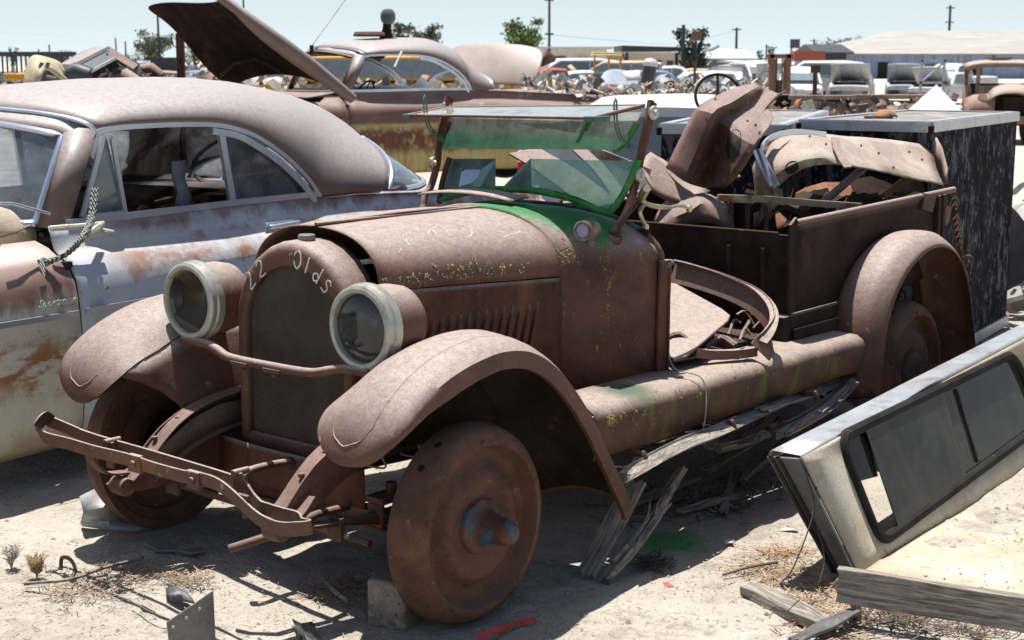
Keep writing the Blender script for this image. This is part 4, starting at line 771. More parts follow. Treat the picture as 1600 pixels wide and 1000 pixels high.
wo=[hw_(*p) for p in ((1307,686),(1580,553),(1628,662),(1372,850))]
# wall with a real window opening: ring from the rounded opening out to the panel edge
def rrect(c,r,n=6):
    L=[]
    for i in range(4):
        p=c[i]; a=(c[i-1]-p); b=(c[(i+1)%4]-p); ra=p+a.normalized()*r; rb=p+b.normalized()*r
        for k in range(n+1): t=k/n; L.append(ra*(1-t)**2+p*2*t*(1-t)+rb*t*t)
    return L
inn=rrect(wo,.09); outer=[]
cs=[TLc,TRc,BRc,BLc]
for i in range(4):
    for k in range(7):
        t=k/6; 
        a=cs[i].lerp(cs[i-1],.12*(1-t)) if t<.5 else cs[i].lerp(cs[(i+1)%4],.12*t); outer.append(cs[i] if k==3 else a)
mid=[a.lerp(b,.5) for a,b in zip(inn,outer)]
m.grid([inn,mid,outer],cu=True); m.obj('side_wall',M_shellin,shell,solid=.012,ang=60)
m=MB(); k=.115
fl=[(1252,714),(1290,690),(1330,668),(1372,650),(1405,632),(1425,618),(1450,602),(1500,577),(1560,546),(1640,504),(1700,476)]
A=[hw_(*p) for p in fl]; B=[TLc.lerp(TRc,(i/(len(A)-1)))+out*k+Vector((0,0,.004)) for i in range(len(A))]
B=[A[0]+out*k]+[ (A[0]+(A[-1]-A[0])*((a-A[0]).dot((A[-1]-A[0]).normalized())/(A[-1]-A[0]).length))+out*k for a in A[1:]]
m.grid([[b-Vector((0,0,.03)) for b in B],B,[b.lerp(a,.06)+Vector((0,0,.006)) for a,b in zip(A,B)],[b.lerp(a,.94)+Vector((0,0,.004)) for a,b in zip(A,B)],A,[a-Vector((0,0,.014)) for a in A]])
m.obj('top_flange',M_alu,shell,solid=.003,ang=30)
m=MB(); q=-e1*.01
m.prism([TLc+q,TLc+out*k+q+Vector((0,0,-.01)),BLc+out*.09+q,BLc+q],-e1*.02); m.obj('end_panel',M_shellgr,shell,bevel=.004)
m=MB()
for f in (.62,.85): m.strap([TLc+out*k*f-e1*.035,BLc+out*.09*f-e1*.035],.010,.012,up=tuple(e1))
m.obj('end_seal',M_black,shell)
m=MB(); m.tube([p+NN*.006 for p in inn+[inn[0],inn[1]]],.021,8,caps=False); m.tube([p+NN*-.006+(sum(inn,Vector())/len(inn)-p).normalized()*.02 for p in inn+[inn[0],inn[1]]],.008,6,caps=False)
wf=m.obj('window_frame',weather('black_rubber_frame',(.02,.019,.018,1),[((.07,.06,.05,1),12,.6,.7)],bump=.3,rough=.8,spec=.1),shell)
G_smoke=glass('smoked_glass',(.42,.40,.35,1),(.11,.10,.08,1),.34,trl=.0,gl=.35)
def gl(pts,name,mt,z=0): 
    m=MB(); m.prism([hw_(*p)+NN*z for p in pts],NN*.004); return m.obj(name,mt,wf,smooth=False)
gl([(1345,668),(1467,608),(1504,746),(1398,826)],'sliding_pane',G_smoke,.012)
gl([(1464,606),(1576,552),(1628,664),(1502,750)],'fixed_pane',G_smoke,-.004)
gl([(1308,688),(1352,664),(1372,744),(1328,756)],'rear_pane',glass('grey_film_glass',(.40,.39,.37,1),(.10,.09,.08,1),.2,trl=.0,gl=.3),-.004)
m=MB(); m.strap([hw_(1465,615),hw_(1504,744)],.02,.018,up=tuple(e1)); m.strap([hw_(1492,608),hw_(1526,722)],.014,.02,up=tuple(e1)); m.obj('window_divider',M_black,wf)
# roof of the shell lies on the ground as a shallow tray
m=MB(); rr=[]
for j in range(14):
    t=j/13; row=[]
    for i in range(12):
        f=BLc.lerp(BRc,i/11*1.0)+Vector((0,0,-.0)); s_=t*1.45
        row.append(f-out*s_+Vector((0,0,-.012*min(1,s_/.12)+.012*math.sin(s_*3)+.006*math.sin(i*1.1))))
    rr.append(row)
m.grid(rr); m.obj('roof_liner',M_shellin,shell,solid=.01,ang=80)
m=MB(); m.tube(cr([hw_(1262,722),hw_(1285,735)-e1*.05,hw_(1290,800)-e1*.08,hw_(1305,860)-e1*.09,hw_(1290,905)-e1*.05],6),.003,5); m.tube(cr([hw_(1255,715)-e1*.03,hw_(1275,745)-e1*.06,hw_(1285,790)-e1*.07,hw_(1262,870)-e1*.1,hw_(1240,900)-e1*.1],6),.0025,5); m.obj('loose_wire',M_black,shell)
# crumbs of dirt in the tray
random.seed(11); m=MB()
def rock(m,p,r):
    v=[]; 
    for d in ((1,0,0),(-1,0,0),(0,1,0),(0,-1,0),(0,0,1),(0,0,-1)): v.append(p+Vector(d)*r*random.uniform(.5,1.2)*(1 if d[2]==0 else .6))
    m.add(v,[(0,2,4),(2,1,4),(1,3,4),(3,0,4),(2,0,5),(1,2,5),(3,1,5),(0,3,5)])
for i in range(420):
    u=random.random(); s_=abs(random.gauss(.30,.13)); f=BLc.lerp(BRc,u)-out*s_; rock(m,f+Vector((0,0,-.002+.012*math.sin(s_*3))),random.uniform(.002,.008))
M_crumb=weather('dirt_crumbs',(.27,.225,.18,1),(),bump=.4)
wthing(m,'dirt_crumbs',M_crumb,'crumbs of dry dirt lying in the upturned camper shell','dirt',kind='stuff')
# board on edge in front of the shell
P0,P1=atz(1308,898,.16),atz(1640,950,.15)
EB=(P0,P1)
m=MB(); p=atz(1330,905,.14); m.tube([p+Vector((0,.02,.02)),p+Vector((.01,0,-.05)),p+Vector((.03,-.01,-.16))],[.022,.018,.012],7); wthing(m,'stake',W_grey,'short rotten wooden stake under the left end of the edge board','stake',jit=.006)
# dark crates with aluminium edging
M_crate=weather('peeling_black_plywood',(.016,.016,.021,1),[((.10,.095,.11,1),11,.52,.60,(1,1,.5)),((.14,.135,.15,1),30,.57,.62,(1,1,.55)),((.010,.010,.012,1),6,.52,.58,(1,1,.5))],bump=.3,rough=.9,grain=.3,spec=.06)
M_felt=weather('grey_dusty_lid',(.19,.18,.17,1),[((.27,.26,.24,1),8,.45,.65,(1,.3,1))],bump=.2)
def crate(name,label,A,az,W,L,H=1.40):
    c,s_=math.cos(R(az)),math.sin(R(az)); fw=Vector((s_,c,0)); lf=Vector((-c,s_,0)); A=Vector(A)
    T=thing(name,label,'crate',loc=A); M_=Matrix((( -lf.x,fw.x,0,0),(-lf.y,fw.y,0,0),(0,0,1,0),(0,0,0,1)))
    def bx(n,mat,lst,bv=0):
        m=MB(); m.M=M_; [m.box(*q) for q in lst]; return m.obj(n,mat,T,bevel=bv)
    bx('body',M_crate,[((-W/2,L/2,H/2+.02),(W-.02,L-.02,H-.06))])
    bx('lid',M_felt,[((-W/2,L/2,H-.003),(W-.03,L-.03,.02))])
    e=.055
    bx('edging',M_alu,[((-W/2,.0,H-e/2+.01),(W,.012,e)),((0,L/2,H-e/2+.01),(.012,L-.02,e)),((-W,L/2,H-e/2+.01),(.012,L-.02,e)),((-W/2,L,H-e/2+.01),(W,.012,e)),((-W/2,.03,H+.012),(W,.05,.006)),((-.03,L/2,H+.0125),(.05,L-.13,.006)),((-W+.03,L/2,H+.0125),(.05,L-.13,.006)),((-W/2,L-.03,H+.012),(W,.05,.006))])
    bx('bottom_rail',M_alu,[((.0,L/2,.05),(.014,L,.07)),((-W/2,.0,.05),(W-.02,.014,.07))])
    for cx_ in (0,-W): bx('corner_fitting',M_dark,[((cx_,-.003,H-.03),(.032,.016,.045))],.004)
    return T
crate('black_crate','tall peeling black crate with aluminium edging behind the bed of the brown truck',(2.28,8.21,0),32,.76,1.93,1.41)
crate('black_crate','lower black crate with grey lid behind the crumpled fender panel',(1.50,8.30,0),17,.70,2.55,1.39)
m=MB(); p=atz(1378,186,1.415); m.grid([[p+Vector((-.07,-.03,0)),p+Vector((-.03,-.02,.0)),p+Vector((.05,-.02,.02)),p+Vector((.09,0,.01))],[p+Vector((-.05,.05,.01)),p+Vector((-.01,.05,.05)),p+Vector((.05,.06,.055)),p+Vector((.1,.05,.02))]]); m.box(p+Vector((-.02,0,.01)),(.16,.03,.012)); wthing(m,'rusty_latch',weather('orange_latch',(.2,.1,.05,1),()),'small rusty bent latch lying on the lid of the tall black crate','latch',solid=.006)
# white pyramid behind the crate
m=MB(); ap=at(1463,132,11.4); b1=at(1398,190,11.2); b2=at(1520,190,11.2); b3=at(1500,190,12.6); b4=at(1430,190,12.6)
lo=lambda p:Vector((p.x,p.y,0)); m.add([ap,b1,b2,b3,b4,lo(b1),lo(b2),lo(b3),lo(b4)],[(0,1,2),(0,2,3),(0,3,4),(0,4,1),(1,5,6,2),(2,6,7,3),(3,7,8,4),(4,8,5,1)]); wthing(m,'white_hopper',weather('chalky_white_panel',(.74,.75,.77,1),(),bump=.05,grain=.05,var=.05),'pale white pyramid shaped hopper standing behind the tall black crate','hopper',smooth=False)
# ---- crumpled fender panel in the truck bed
M_junk=weather('sun_bleached_junk_panel',(.12,.065,.05,1),[((.22,.17,.13,1),4,.55,.68),((.08,.055,.06,1),3,.5,.66),((.28,.12,.05,1),9,.6,.7)],top=((.34,.275,.25,1),.75),bump=.5,pits=.7,spec=.2)
M_junk2=weather('two_tone_junk_panel',(.24,.16,.13,1),[((.36,.33,.24,1),4,.48,.6),((.3,.14,.06,1),7,.58,.68)],top=((.42,.36,.32,1),.7),bump=.4,pits=.6,spec=.2)
def pgrid(rows,n=3):
    R1=[cr([at(*q) for q in r_],n) for r_ in rows]; cols=list(zip(*R1)); C2=[cr(c_,n) for c_ in cols]; return [list(r_) for r_ in zip(*C2)]
J=[[(1040,262,7.25),(1062,218,7.2),(1086,172,7.1),(1118,151,7.2),(1150,137,7.4),(1180,129,7.5)],
 [(1068,282,7.0),(1090,232,6.95),(1112,178,6.85),(1138,163,7.0),(1162,149,7.2),(1186,134,7.4)],
 [(1098,294,7.12),(1110,250,7.1),(1124,190,7.05),(1150,176,7.15),(1172,162,7.3),(1196,138,7.45)],
 [(1112,292,7.05),(1136,252,6.95),(1152,212,6.9),(1172,192,7.0),(1184,172,7.25),(1206,143,7.4)],
 [(1128,294,7.0),(1152,268,6.85),(1178,226,6.85),(1192,202,7.0),(1190,178,7.2),(1216,146,7.4)],
 [(1136,290,7.1),(1160,266,7.0),(1188,218,7.0),(1209,183,7.1),(1199,166,7.3),(1229,141,7.5)]]
g_=pgrid(J,3)
m=MB(); m.grid(g_); CF=wthing(m,'crumpled_fender',M_junk,'large crumpled brown fender panel standing tilted in the truck bed','fender',solid=.004,jit=.004,ang=24)
J=[[(1196,232,7.6),(1206,217,7.6),(1232,208,7.6),(1262,208,7.6),(1302,211,7.7),(1350,215,7.9),(1405,220,8.1),(1456,229,8.3)],
 [(1193,258,7.3),(1212,240,7.3),(1240,230,7.3),(1272,227,7.35),(1308,231,7.45),(1354,238,7.65),(1405,246,7.9),(1462,258,8.05)],
 [(1196,284,7.2),(1218,262,7.15),(1248,248,7.15),(1280,243,7.2),(1312,246,7.3),(1358,253,7.5),(1405,262,7.7),(1468,276,7.9)],
 [(1206,304,7.2),(1228,280,7.15),(1256,264,7.15),(1286,257,7.2),(1316,258,7.25),(1360,265,7.4),(1405,275,7.65),(1474,289,7.8)]]
m=MB(); g_=pgrid(J,4); m.grid(g_); B_=wthing(m,'body_panel',M_junk2,'pale brown curved body panel with a bright strip across the truck bed','body panel',solid=.004,jit=.003,ang=28)
m=MB(); m.strap(cr([at(*q) for q in ((1213,292,7.1),(1200,262,7.15),(1190,240,7.3),(1196,224,7.5),(1215,212,7.55),(1245,207,7.55),(1290,211,7.6))],6),.035,.012,up=(0,0,1)); m.tube([at(1183,236,7.2),at(1205,293,7.05)],[.02,.012],8); m.obj('bright_strip',M_chrome,B_).matrix_parent_inverse=B_.matrix_world.inverted()
m=MB(); m.grid([[at(*q) for q in r_] for r_ in ([(1463,215,8.2),(1472,232,8.1),(1480,262,8.0),(1480,285,7.9)],[(1440,232,8.35),(1452,250,8.25),(1470,272,8.1),(1474,288,7.95)])]); m.obj('end_flap',M_junk2,B_,solid=.008)
m=MB(); m.strap([at(*q) for q in ((1305,216,7.5),(1308,232,7.3),(1318,252,7.15),(1325,262,7.1))],.04,.008,up=(1,0,0)); m.obj('joint_strip',M_junk,B_)
J=[[(1176,262,7.4),(1180,300,7.35),(1178,352,7.3)],[(1190,240,7.35),(1193,295,7.25),(1182,354,7.2)],[(1204,286,7.2),(1212,312,7.2),(1196,338,7.2)],[(1222,296,7.3),(1222,316,7.3),(1200,345,7.3)]]
m=MB(); m.grid(pgrid(J,3)); wthing(m,'bent_side_panel',M_junk2,'narrow pale bent panel standing under the left end of the curved body panel','body panel',solid=.006)
J=[[(1020,345,7.5),(1040,318,7.4),(1065,306,7.3),(1098,304,7.3),(1128,314,7.3)],[(1022,355,6.9),(1048,335,6.8),(1078,322,6.75),(1098,312,6.8),(1142,330,6.9)],[(1030,362,6.75),(1055,358,6.7),(1085,350,6.7),(1110,350,6.7),(1150,358,6.8)]]
m=MB(); m.grid(pgrid(J,3)); wthing(m,'crumpled_sheet',M_junk,'crumpled brown panel lying low in the truck bed under the crumpled fender','body panel',solid=.006,jit=.02)
J=[[(1012,238,7.3),(1040,250,7.5),(1075,280,7.5),(1110,300,7.4)],[(1005,262,7.0),(1035,275,7.1),(1070,300,7.1),(1100,306,7.1)],[(1018,300,6.9),(1040,312,6.95),(1062,318,7.0),(1100,318,7.0)]]
m=MB(); m.grid(pgrid(J,3)); wthing(m,'dark_bent_panel',M_side,'dark brown bent sheet between the windshield post and the crumpled fender','body panel',solid=.006,jit=.02)
m=MB(); a,b=at(1122,309,6.75),at(1345,322,7.0); m.strap([a,a.lerp(b,.3)+Vector((0,0,.006)),a.lerp(b,.7),b],.03,.022,up=(0,0,1)); wthing(m,'wooden_rail',weather('painted_old_rail',(.4,.31,.19,1),[((.25,.1,.05,1),16,.45,.6,(.3,1,1)),((.12,.1,.08,1),9,.55,.7)],bump=.4),'thin cream wooden rail laid across the front of the truck bed','rail',jit=.004)
for i,(x,y0,y1) in enumerate(((1142,314,352),(1168,317,358),(1197,320,360))):
    m=MB(); m.tube([at(x,y0,6.85),at(x,y1+6,6.85)],.011,8); wthing(m,'upright_rod',M_frame,['rusty upright rod under the cream rail, nearest the windshield','grey upright rod under the cream rail, second from the windshield','rusty upright rod under the cream rail, beside the curved body panel'][i],'rod')
m=MB(); a,b=at(1284,318,7.25),at(1350,262,7.6); m.tube([a,b],.02,8); wthing(m,'diagonal_brace',M_olds,'rusty round brace leaning up under the curved body panel','brace')
m=MB(); m.grid(pgrid([[(1210,330,8.0),(1260,290,8.2),(1340,285,8.3),(1420,300,8.4)],[(1215,360,7.9),(1265,330,8.0),(1345,320,8.1),(1420,330,8.2)]],3)); wthing(m,'rust_sheet',weather('orange_brown_sheet',(.15,.06,.03,1),[((.24,.12,.05,1),6,.5,.65)],bump=.3),'orange brown rusty sheet under the curved body panel in the truck bed','sheet',solid=.006,jit=.03)
m=MB(); random.seed(5)
for i in range(40):
    a=at(random.uniform(1180,1430),random.uniform(300,345),random.uniform(7.2,8.3)); a.z=min(a.z,1.05); a.z=max(a.z,.72)
    b=a+Vector((random.uniform(-.3,.3),random.uniform(-.3,.3),random.uniform(-.15,.15))); b.z=max(.72,min(1.08,b.z)); m.strap([a,a.lerp(b,.5)+Vector((0,0,.03)),b],random.uniform(.02,.12),.006,up=(random.random(),random.random(),1))
wthing(m,'scrap_pile',M_dark,'dark scrap metal filling the bottom of the truck bed','scrap',kind='stuff')
def hole(o,pts):
    P=[surf(o,*q) for q in pts]; P=[p for p in P if p]
    c=surf(o,sum(q[0] for q in pts)/len(pts),sum(q[1] for q in pts)/len(pts))
    if len(P)>3 and c: m=MB(); n_=len(P); m.add([p+n*.0045 for p,n in P]+[c[0]+c[1]*.006],[(k,(k+1)%n_,n_) for k in range(n_)]); m.obj('hole',M_black,o,smooth=False)
ell=lambda cx,cy,a,b,t:[(cx+a*math.cos(k*PI/7)*math.cos(R(t))-b*math.sin(k*PI/7)*math.sin(R(t)),cy+a*math.cos(k*PI/7)*math.sin(R(t))+b*math.sin(k*PI/7)*math.cos(R(t))) for k in range(14)]
for q in (ell(1237,262,12,9,-35),): hole(B_,q)
for cx,cy in ((1372,240),(1395,262),(1420,238),(1440,250),(1345,228),(1290,226),(1265,214)): hole(B_,ell(cx,cy,1.8,1.5,0))
hole(CF,ell(1147,226,11,24,12))
for cx,cy in ((1180,196),(1186,208),(1118,156),(1142,172),(1105,186),(1208,158),(1168,190)): hole(CF,ell(cx,cy,2,1.8,0))
# steering wheel in the junk
T=thing('loose_steering_wheel','thin black steering wheel sticking up behind the crumpled fender panel','steering wheel',loc=at(1122,150,7.9))
m=MB(); u=Vector((1,0,0)); v=Vector((0,.35,.94)); rr_=.118; m.tube([(u*math.cos(2*PI*i/36)+v*math.sin(2*PI*i/36))*rr_ for i in range(37)],.008,8,caps=False); m.obj('rim',M_black,T)
m=MB(); 
for a in (90,210,330): m.tube([(0,0,0),(u*math.cos(R(a))+v*math.sin(R(a)))*rr_],.007,6)
m.obj('spokes',M_black,T); m=MB(); m.tube([(0,0,0),(.02,.25,-.30)],.018,8); m.obj('column',M_black,T)
# hoop, flat panel and scraps on the open cab floor
zf=.66
ring=[(1052,424,0,2.15),(1085,432,0,2.12),(1130,446,0,2.07),(1172,465,0,2.0),(1196,486,0,1.93),(1205,508,0,1.86),(1200,532,0,1.79),(1188,550,0,1.74)]
P=[h(*q) for q in ring]; P2=[h(*q) for q in ((1180,549,0,1.75),(1150,553,0,1.66),(1115,554,0,1.56),(1085,551,0,1.48))]
m=MB(); m.strap(cr(P,5),.10,.006,up=(.5,.2,1)); m.strap(cr([p+Vector((0,-.012,.04)) for p in P],5),.035,.006,up=(0,1,.3)); m.strap(cr(P2,5),.035,.03,up=(0,0,1)); 
wthing(m,'bent_hoop',M_olds,'curved rusty channel hoop lying in the open doorway on the running board','hoop').matrix_world=FO.M
pl=[h(1040,438,2,.80),h(1052,440,2,.80),h(1128,482,2,.745),h(1141,492,2,.735),h(1138,500,2,.725),h(1072,556,2,.655),h(1052,562,2,.65),h(1040,545,2,.66)]
m=MB(); m.prism(pl,(0,0,-.012)); wthing(m,'rusty_sheet',M_olds,'flat rusty sheet with a rounded corner leaning inside the open doorway of the truck','sheet',bevel=.004).matrix_world=FO.M
random.seed(8); m=MB()
for i in range(14):
    a=h(random.uniform(1080,1190),random.uniform(500,545),2,random.uniform(.63,.68)); b=a+Vector((random.uniform(-.12,.12),random.uniform(-.12,.12),random.uniform(0,.05))); m.tube(cr([a,a.lerp(b,.5)+Vector((.03,.02,.03)),b],3),random.uniform(.004,.014),6)
x=wthing(m,'metal_scraps',M_side,'small dark rods and strips heaped inside the bent hoop','scrap',kind='stuff'); x.matrix_world=FO.M
# brown beams seen through the windshield
for n_,(pts,wd,lb) in enumerate(((((818,236,6.9),(862,262,6.75),(915,300,6.6),(940,322,6.5)),.17,'broad pale brown bent sheet slanting down behind the windshield glass'),(((905,234,7.0),(935,262,6.85),(958,292,6.7),(968,312,6.6)),.07,'narrow brown strip slanting beside the broad sheet behind the windshield glass'))):
    m=MB(); m.strap(cr([at(*q) for q in pts],4),wd,.008,up=(1,.3,0)); wthing(m,'bent_sheet',M_junk,lb,'sheet')
m=MB(); m.strap(cr([at(*q) for q in ((925,236,7.2),(960,250,7.1),(990,262,7.05),(1015,272,7.0))],4),.05,.008,up=(0,0,1)); wthing(m,'light_strip',M_junk2,'thin pale strip crossing high behind the right side of the windshield glass','strip')
# ---- ground clutter in front
def gat(px,py,dz=0):
    p=atz(px,py,0)
    for _ in range(4): p=atz(px,py,gz(p.x,p.y)+dz)
    return p
M_sheet=weather('dull_grey_sheet_metal',(.30,.30,.30,1),[((.2,.19,.18,1),5,.5,.7)],bump=.15,rough=.55,metal=.3,grain=.15)
m=MB(); J=[[(124,776,.13),(165,756,.15),(205,750,.15),(240,752,.13)],[(130,800,.09),(172,790,.10),(210,786,.09),(246,790,.07)],[(126,816,.02),(170,814,.03),(210,808,.02),(238,806,.02)],[(128,822,.0),(170,829,.0),(210,830,.0),(236,826,.0)]]
m.grid([[gat(x,y,z+.004) for x,y,z in r_] for r_ in J]); wthing(m,'bent_sheet',M_sheet,'bent light grey sheet metal on the dirt beside the far front wheel of the truck','sheet',solid=.004,ang=20)
m=MB(); a,b=gat(260,972,.14),gat(333,922,.20); b2=b+Vector((-.004,.03,-.24)); a2=a+Vector((.004,.03,-.19))
m.prism([a,b,b2,a2],(.002,-.006,0)); PLT=wthing(m,'metal_plate',weather('dark_grey_plate',(.17,.17,.17,1),[((.1,.09,.09,1),6,.5,.7)],bump=.15,rough=.5,metal=.3,grain=.15),'grey metal plate with slotted upper edge standing in the dirt at the bottom left','plate',smooth=False)
m=MB(); 
for t in (.12,.4,.68): m=MB(); p=a.lerp(b,t)+Vector((.004,-.010,-.022)); m.tube([p,p+Vector((0,-.003,0))],.0045,10); m.obj('slot',weather('pale_slot',(.5,.45,.38,1),()),PLT)
m=MB(); m.grid([[gat(455,968,.02),gat(470,975,.05),gat(488,972,.03)],[gat(462,985,.02),gat(478,990,.06),gat(500,992,.02)],[gat(470,1010,.01),gat(490,1012,.03),gat(515,1015,.01)]]); wthing(m,'crushed_scrap',weather('dark_tin',(.12,.12,.13,1),[((.4,.4,.4,1),20,.5,.6)],rough=.4,metal=.4),'crushed dark tin scrap lying in the dirt at the bottom edge','scrap',solid=.003,jit=.012)
for i,(pts,lb) in enumerate((([(225,850),(262,852),(276,862),(246,862)],'flat pale shard in the shadow under the truck front, nearest the bent grey sheet'),([(280,862),(315,856),(322,862),(300,866)],'flat grey shard in the shadow under the bumper'))):
    m=MB(); m.prism([gat(x,y,.012) for x,y in pts],(0,0,.006)); wthing(m,'flat_shard',M_sheet,lb,'shard')
m=MB(); m.grid([[gat(258,918,.01),gat(275,914,.035),(gat(292,922,.03))],[gat(262,928,.02),gat(282,928,.045),gat(300,934,.02)],[gat(270,938,.01),gat(290,940,.03),gat(306,944,.005)]]); wthing(m,'black_rag',weather('grey_plastic_scrap',(.10,.10,.11,1),[((.25,.25,.26,1),14,.5,.6)]),'crumpled grey plastic scrap on the dirt among dry weeds','scrap',solid=.002,jit=.014)
# concrete block chocking the wheel
m=MB(); p=gat(618,985); m.box(p+Vector((-.005,.07,.075)),(.135,.13,.16),(0,0,-24)); M_conc=weather('rough_concrete',(.22,.185,.155,1),[((.32,.28,.23,1),30,.5,.62),((.10,.085,.07,1),40,.55,.65)],bump=1.0,bscale=60)
wthing(m,'concrete_block',M_conc,'rough concrete block wedged against the near front wheel of the truck','block',bevel=.012)
m=MB(); m.strap(cr([gat(745,998,.01),gat(775,985,.03),gat(805,975,.015),gat(838,968,.02)],4),.02,.002,up=(0,.6,1)); m.strap(cr([gat(780,992,.01),gat(800,978,.012),gat(825,974,.01)],4),.012,.002); wthing(m,'red_strip',weather('faded_red_plastic',(.38,.05,.04,1),(),rough=.5),'faded red plastic strip on the dirt in front of the near front wheel','strip')
m=MB(); p=gat(1044,914,.006); m.box(p,(.02,.045,.004),(0,0,20)); wthing(m,'red_scrap',weather('red_chip',(.45,.09,.09,1),()),'tiny red chip on the sunlit dirt right of the near wheel','chip')
for i,(x,y,w_,d_,lb) in enumerate(((1232,828,.07,.03,'small grey white scrap of paper near the end panel of the camper shell'),(1138,846,.035,.05,'small pale brown scrap at the shadow edge right of the green sprayed dirt'))):
    m=MB(); p=gat(x,y,.01); m.grid([[p+Vector((-w_/2,-d_/2,0)),p+Vector((0,-d_/2,.003)),p+Vector((w_/2,-d_/2,.002))],[p+Vector((-w_/3,d_/2,.002)),p+Vector((0,d_/2,.005)),p+Vector((w_/2,d_/3,.0))]]); wthing(m,'paper_scrap',weather('paper%d'%i,(.5,.48,.45,1),()),lb,'scrap',solid=.001)
# timbers along the side of the truck
def timber(name,label,pts,w_,t_,mat=W_grey,jit=.008,cat='timber',spl=5):
    P=cr([Vector(p) for p in pts],8); d=(P[-1]-P[0]).normalized()
    X=d; Y=Vector((0,0,1)).cross(X).normalized(); Z=X.cross(Y); M_=Matrix.Translation(P[0])@Matrix((X,Y,Z)).transposed().to_4x4(); I=M_.inverted(); Q=[I@p for p in P]; n=len(Q)
    m=MB(); K=9; rad=[random.uniform(.6,1.15) for _ in range(K)]; ends=[(random.uniform(-.05,.03),random.uniform(-.03,.05)) for _ in range(K)]; rows=[]
    for i,p in enumerate(Q):
        row=[]
        for k in range(K):
            a=2*PI*k/K; r_=rad[k]*(1+.16*mn.noise(Vector((i*.5,k*1.7,w_*90)))); e=ends[k][0] if i==0 else ends[k][1] if i==n-1 else 0
            row.append(p+Vector((e,math.cos(a)*w_*r_,math.sin(a)*t_*r_)))
        rows.append(row)
    m.grid(rows,cu=True); m.add(rows[0],[tuple(range(K))]); m.add(rows[-1],[tuple(range(K))])
    for s_ in range(spl):
        i0=random.randrange(0,max(1,n//2)); i1=min(n-1,i0+random.randrange(n//4+1,n//2+3)); a=random.uniform(0,PI); o_=Vector((0,math.cos(a)*w_*1.02,math.sin(a)*t_*1.05))
        pp=[Q[i]+o_+Vector((0,0,.004)) for i in range(i0,i1+1)]
        if len(pp)>1: pp[-1]=pp[-1]+Vector((.03,random.uniform(-.02,.02),random.uniform(0,.03))); m.strap(pp,[.012]*(len(pp)-1)+[.002],.006,up=(0,1,.3))
    o=m.obj(name,mat,None,ang=24); o.matrix_world=M_; return tag(o,label,cat)
random.seed(77)
timber('split_log','long split grey timber lying beside the running board of the brown truck',[at(1345,588,6.62),at(1240,622,6.0),at(1130,672,5.46),at(1060,700,5.16),at(972,748,4.92)],.031,.021)
timber('split_log','thick cracked grey timber leaning behind the long one near the rear wheel',[at(1340,586,6.5),at(1290,638,6.1),at(1225,676,5.85)],.034,.026)
timber('split_log','short weathered timber under the front end of the running board',[at(1110,668,5.9),at(1050,690,5.6),at(1000,712,5.35)],.035,.02)
def plank(name,label,a,b,w_,t_,upv=(0,0,1),mat=W_grey,cat='plank',bev=.003):
    a,b=Vector(a),Vector(b); X=(b-a).normalized(); Z=Vector(upv); Z=(Z-X*X.dot(Z)).normalized(); Y=Z.cross(X); M_=Matrix.Translation(a)@Matrix((X,Y,Z)).transposed().to_4x4()
    L=(b-a).length; m=MB(); rr=[]
    n=10
    for i in range(n+1): rr.append([Vector((L*i/n+(.012*math.sin(j*2.3) if i in (0,n) else 0),w_*(j/4-.5),.004*math.sin(i*.8+j))) for j in range(5)])
    m.grid(rr); o=m.obj(name,mat,None,solid=t_,bevel=bev,smooth=False); o.matrix_world=M_; return tag(o,label,cat)
plank('leaning_plank','split grey plank leaning down onto the dirt behind the near front fender',gat(915,900,.01),at(995,752,5.12),.085,.014,(-.5,-.6,.7))
timber('pole','thin dark pole lying next to the leaning plank',[gat(948,905,.02),at(1010,830,5.0),at(1062,738,5.35)],.02,.02,M_frame if False else W_grey,.004,'pole')
plank('short_plank','flat grey board lying on the dirt left of the camper shell',gat(1172,920,.02),gat(1292,978,.03),.085,.035,(0,0,1))
dE=(EB[1]-EB[0]).normalized(); plank('edge_board','long weathered grey board lying on edge in front of the camper shell',EB[0]+Vector((0,0,-.03)),EB[1]+Vector((0,0,-.03)),.11,.034,(-dE.y,dE.x,0),cat='board')
plank('dark_lath','dark lath lying on the dirt below the camper shell board',gat(1240,1002,.03),gat(1335,955,.06),.05,.012,(0,0,1),M_shellgr)
timber('log_stub','pale broken branch stub under the long split timber',[at(1165,690,6.2),at(1190,660,6.3),at(1205,668,6.2)],.03,.02)
timber('log_stub','short forked branch stub behind the long split timber',[at(1170,640,6.6),at(1215,620,6.7),at(1235,628,6.7)],.03,.024)
timber('log_stub','small broken branch by the near rear fender bracket',[at(1305,632,6.9),at(1325,622,6.85),at(1338,630,6.8)],.02,.018)
timber('log_stub','gnarled wood stub directly below the middle of the running board',[at(1120,700,5.9),at(1160,690,6.0),at(1185,680,6.1)],.04,.03)
timber('pole','long dark pole crossing the shadow under the truck toward the rear wheel',[gat(1160,752,.03),at(1220,700,6.4),at(1290,640,6.8)],.018,.018,W_grey,.004,'pole')
for i,(a,b,w_,lb) in enumerate((((1000,722,5.5),(1150,645,6.3),.07,'rotten grey plank tucked close under the running board front'),((1100,735,.05),(1225,655,6.5),.06,'dark plank lying in the shadow under the middle of the truck'),((1190,640,5.7),(1322,592,6.5),.07,'thin split board lying on top of the timbers near the rear fender'),((980,790,.02),(1090,745,.05),.05,'narrow broken lath in the shadow below the long split timber'),((1060,800,.02),(1150,775,.03),.04,'short broken lath at the front edge of the truck shadow'),((1150,730,.03),(1130,800,.02),.035,'small dark lath standing out of the bark chips'))):
    A_=at(*a) if a[2]>1 else gat(*a); B2=at(*b) if b[2]>1 else gat(*b); plank('broken_lath',lb,A_,B2,w_,.012,(-.2,-.5,.8))
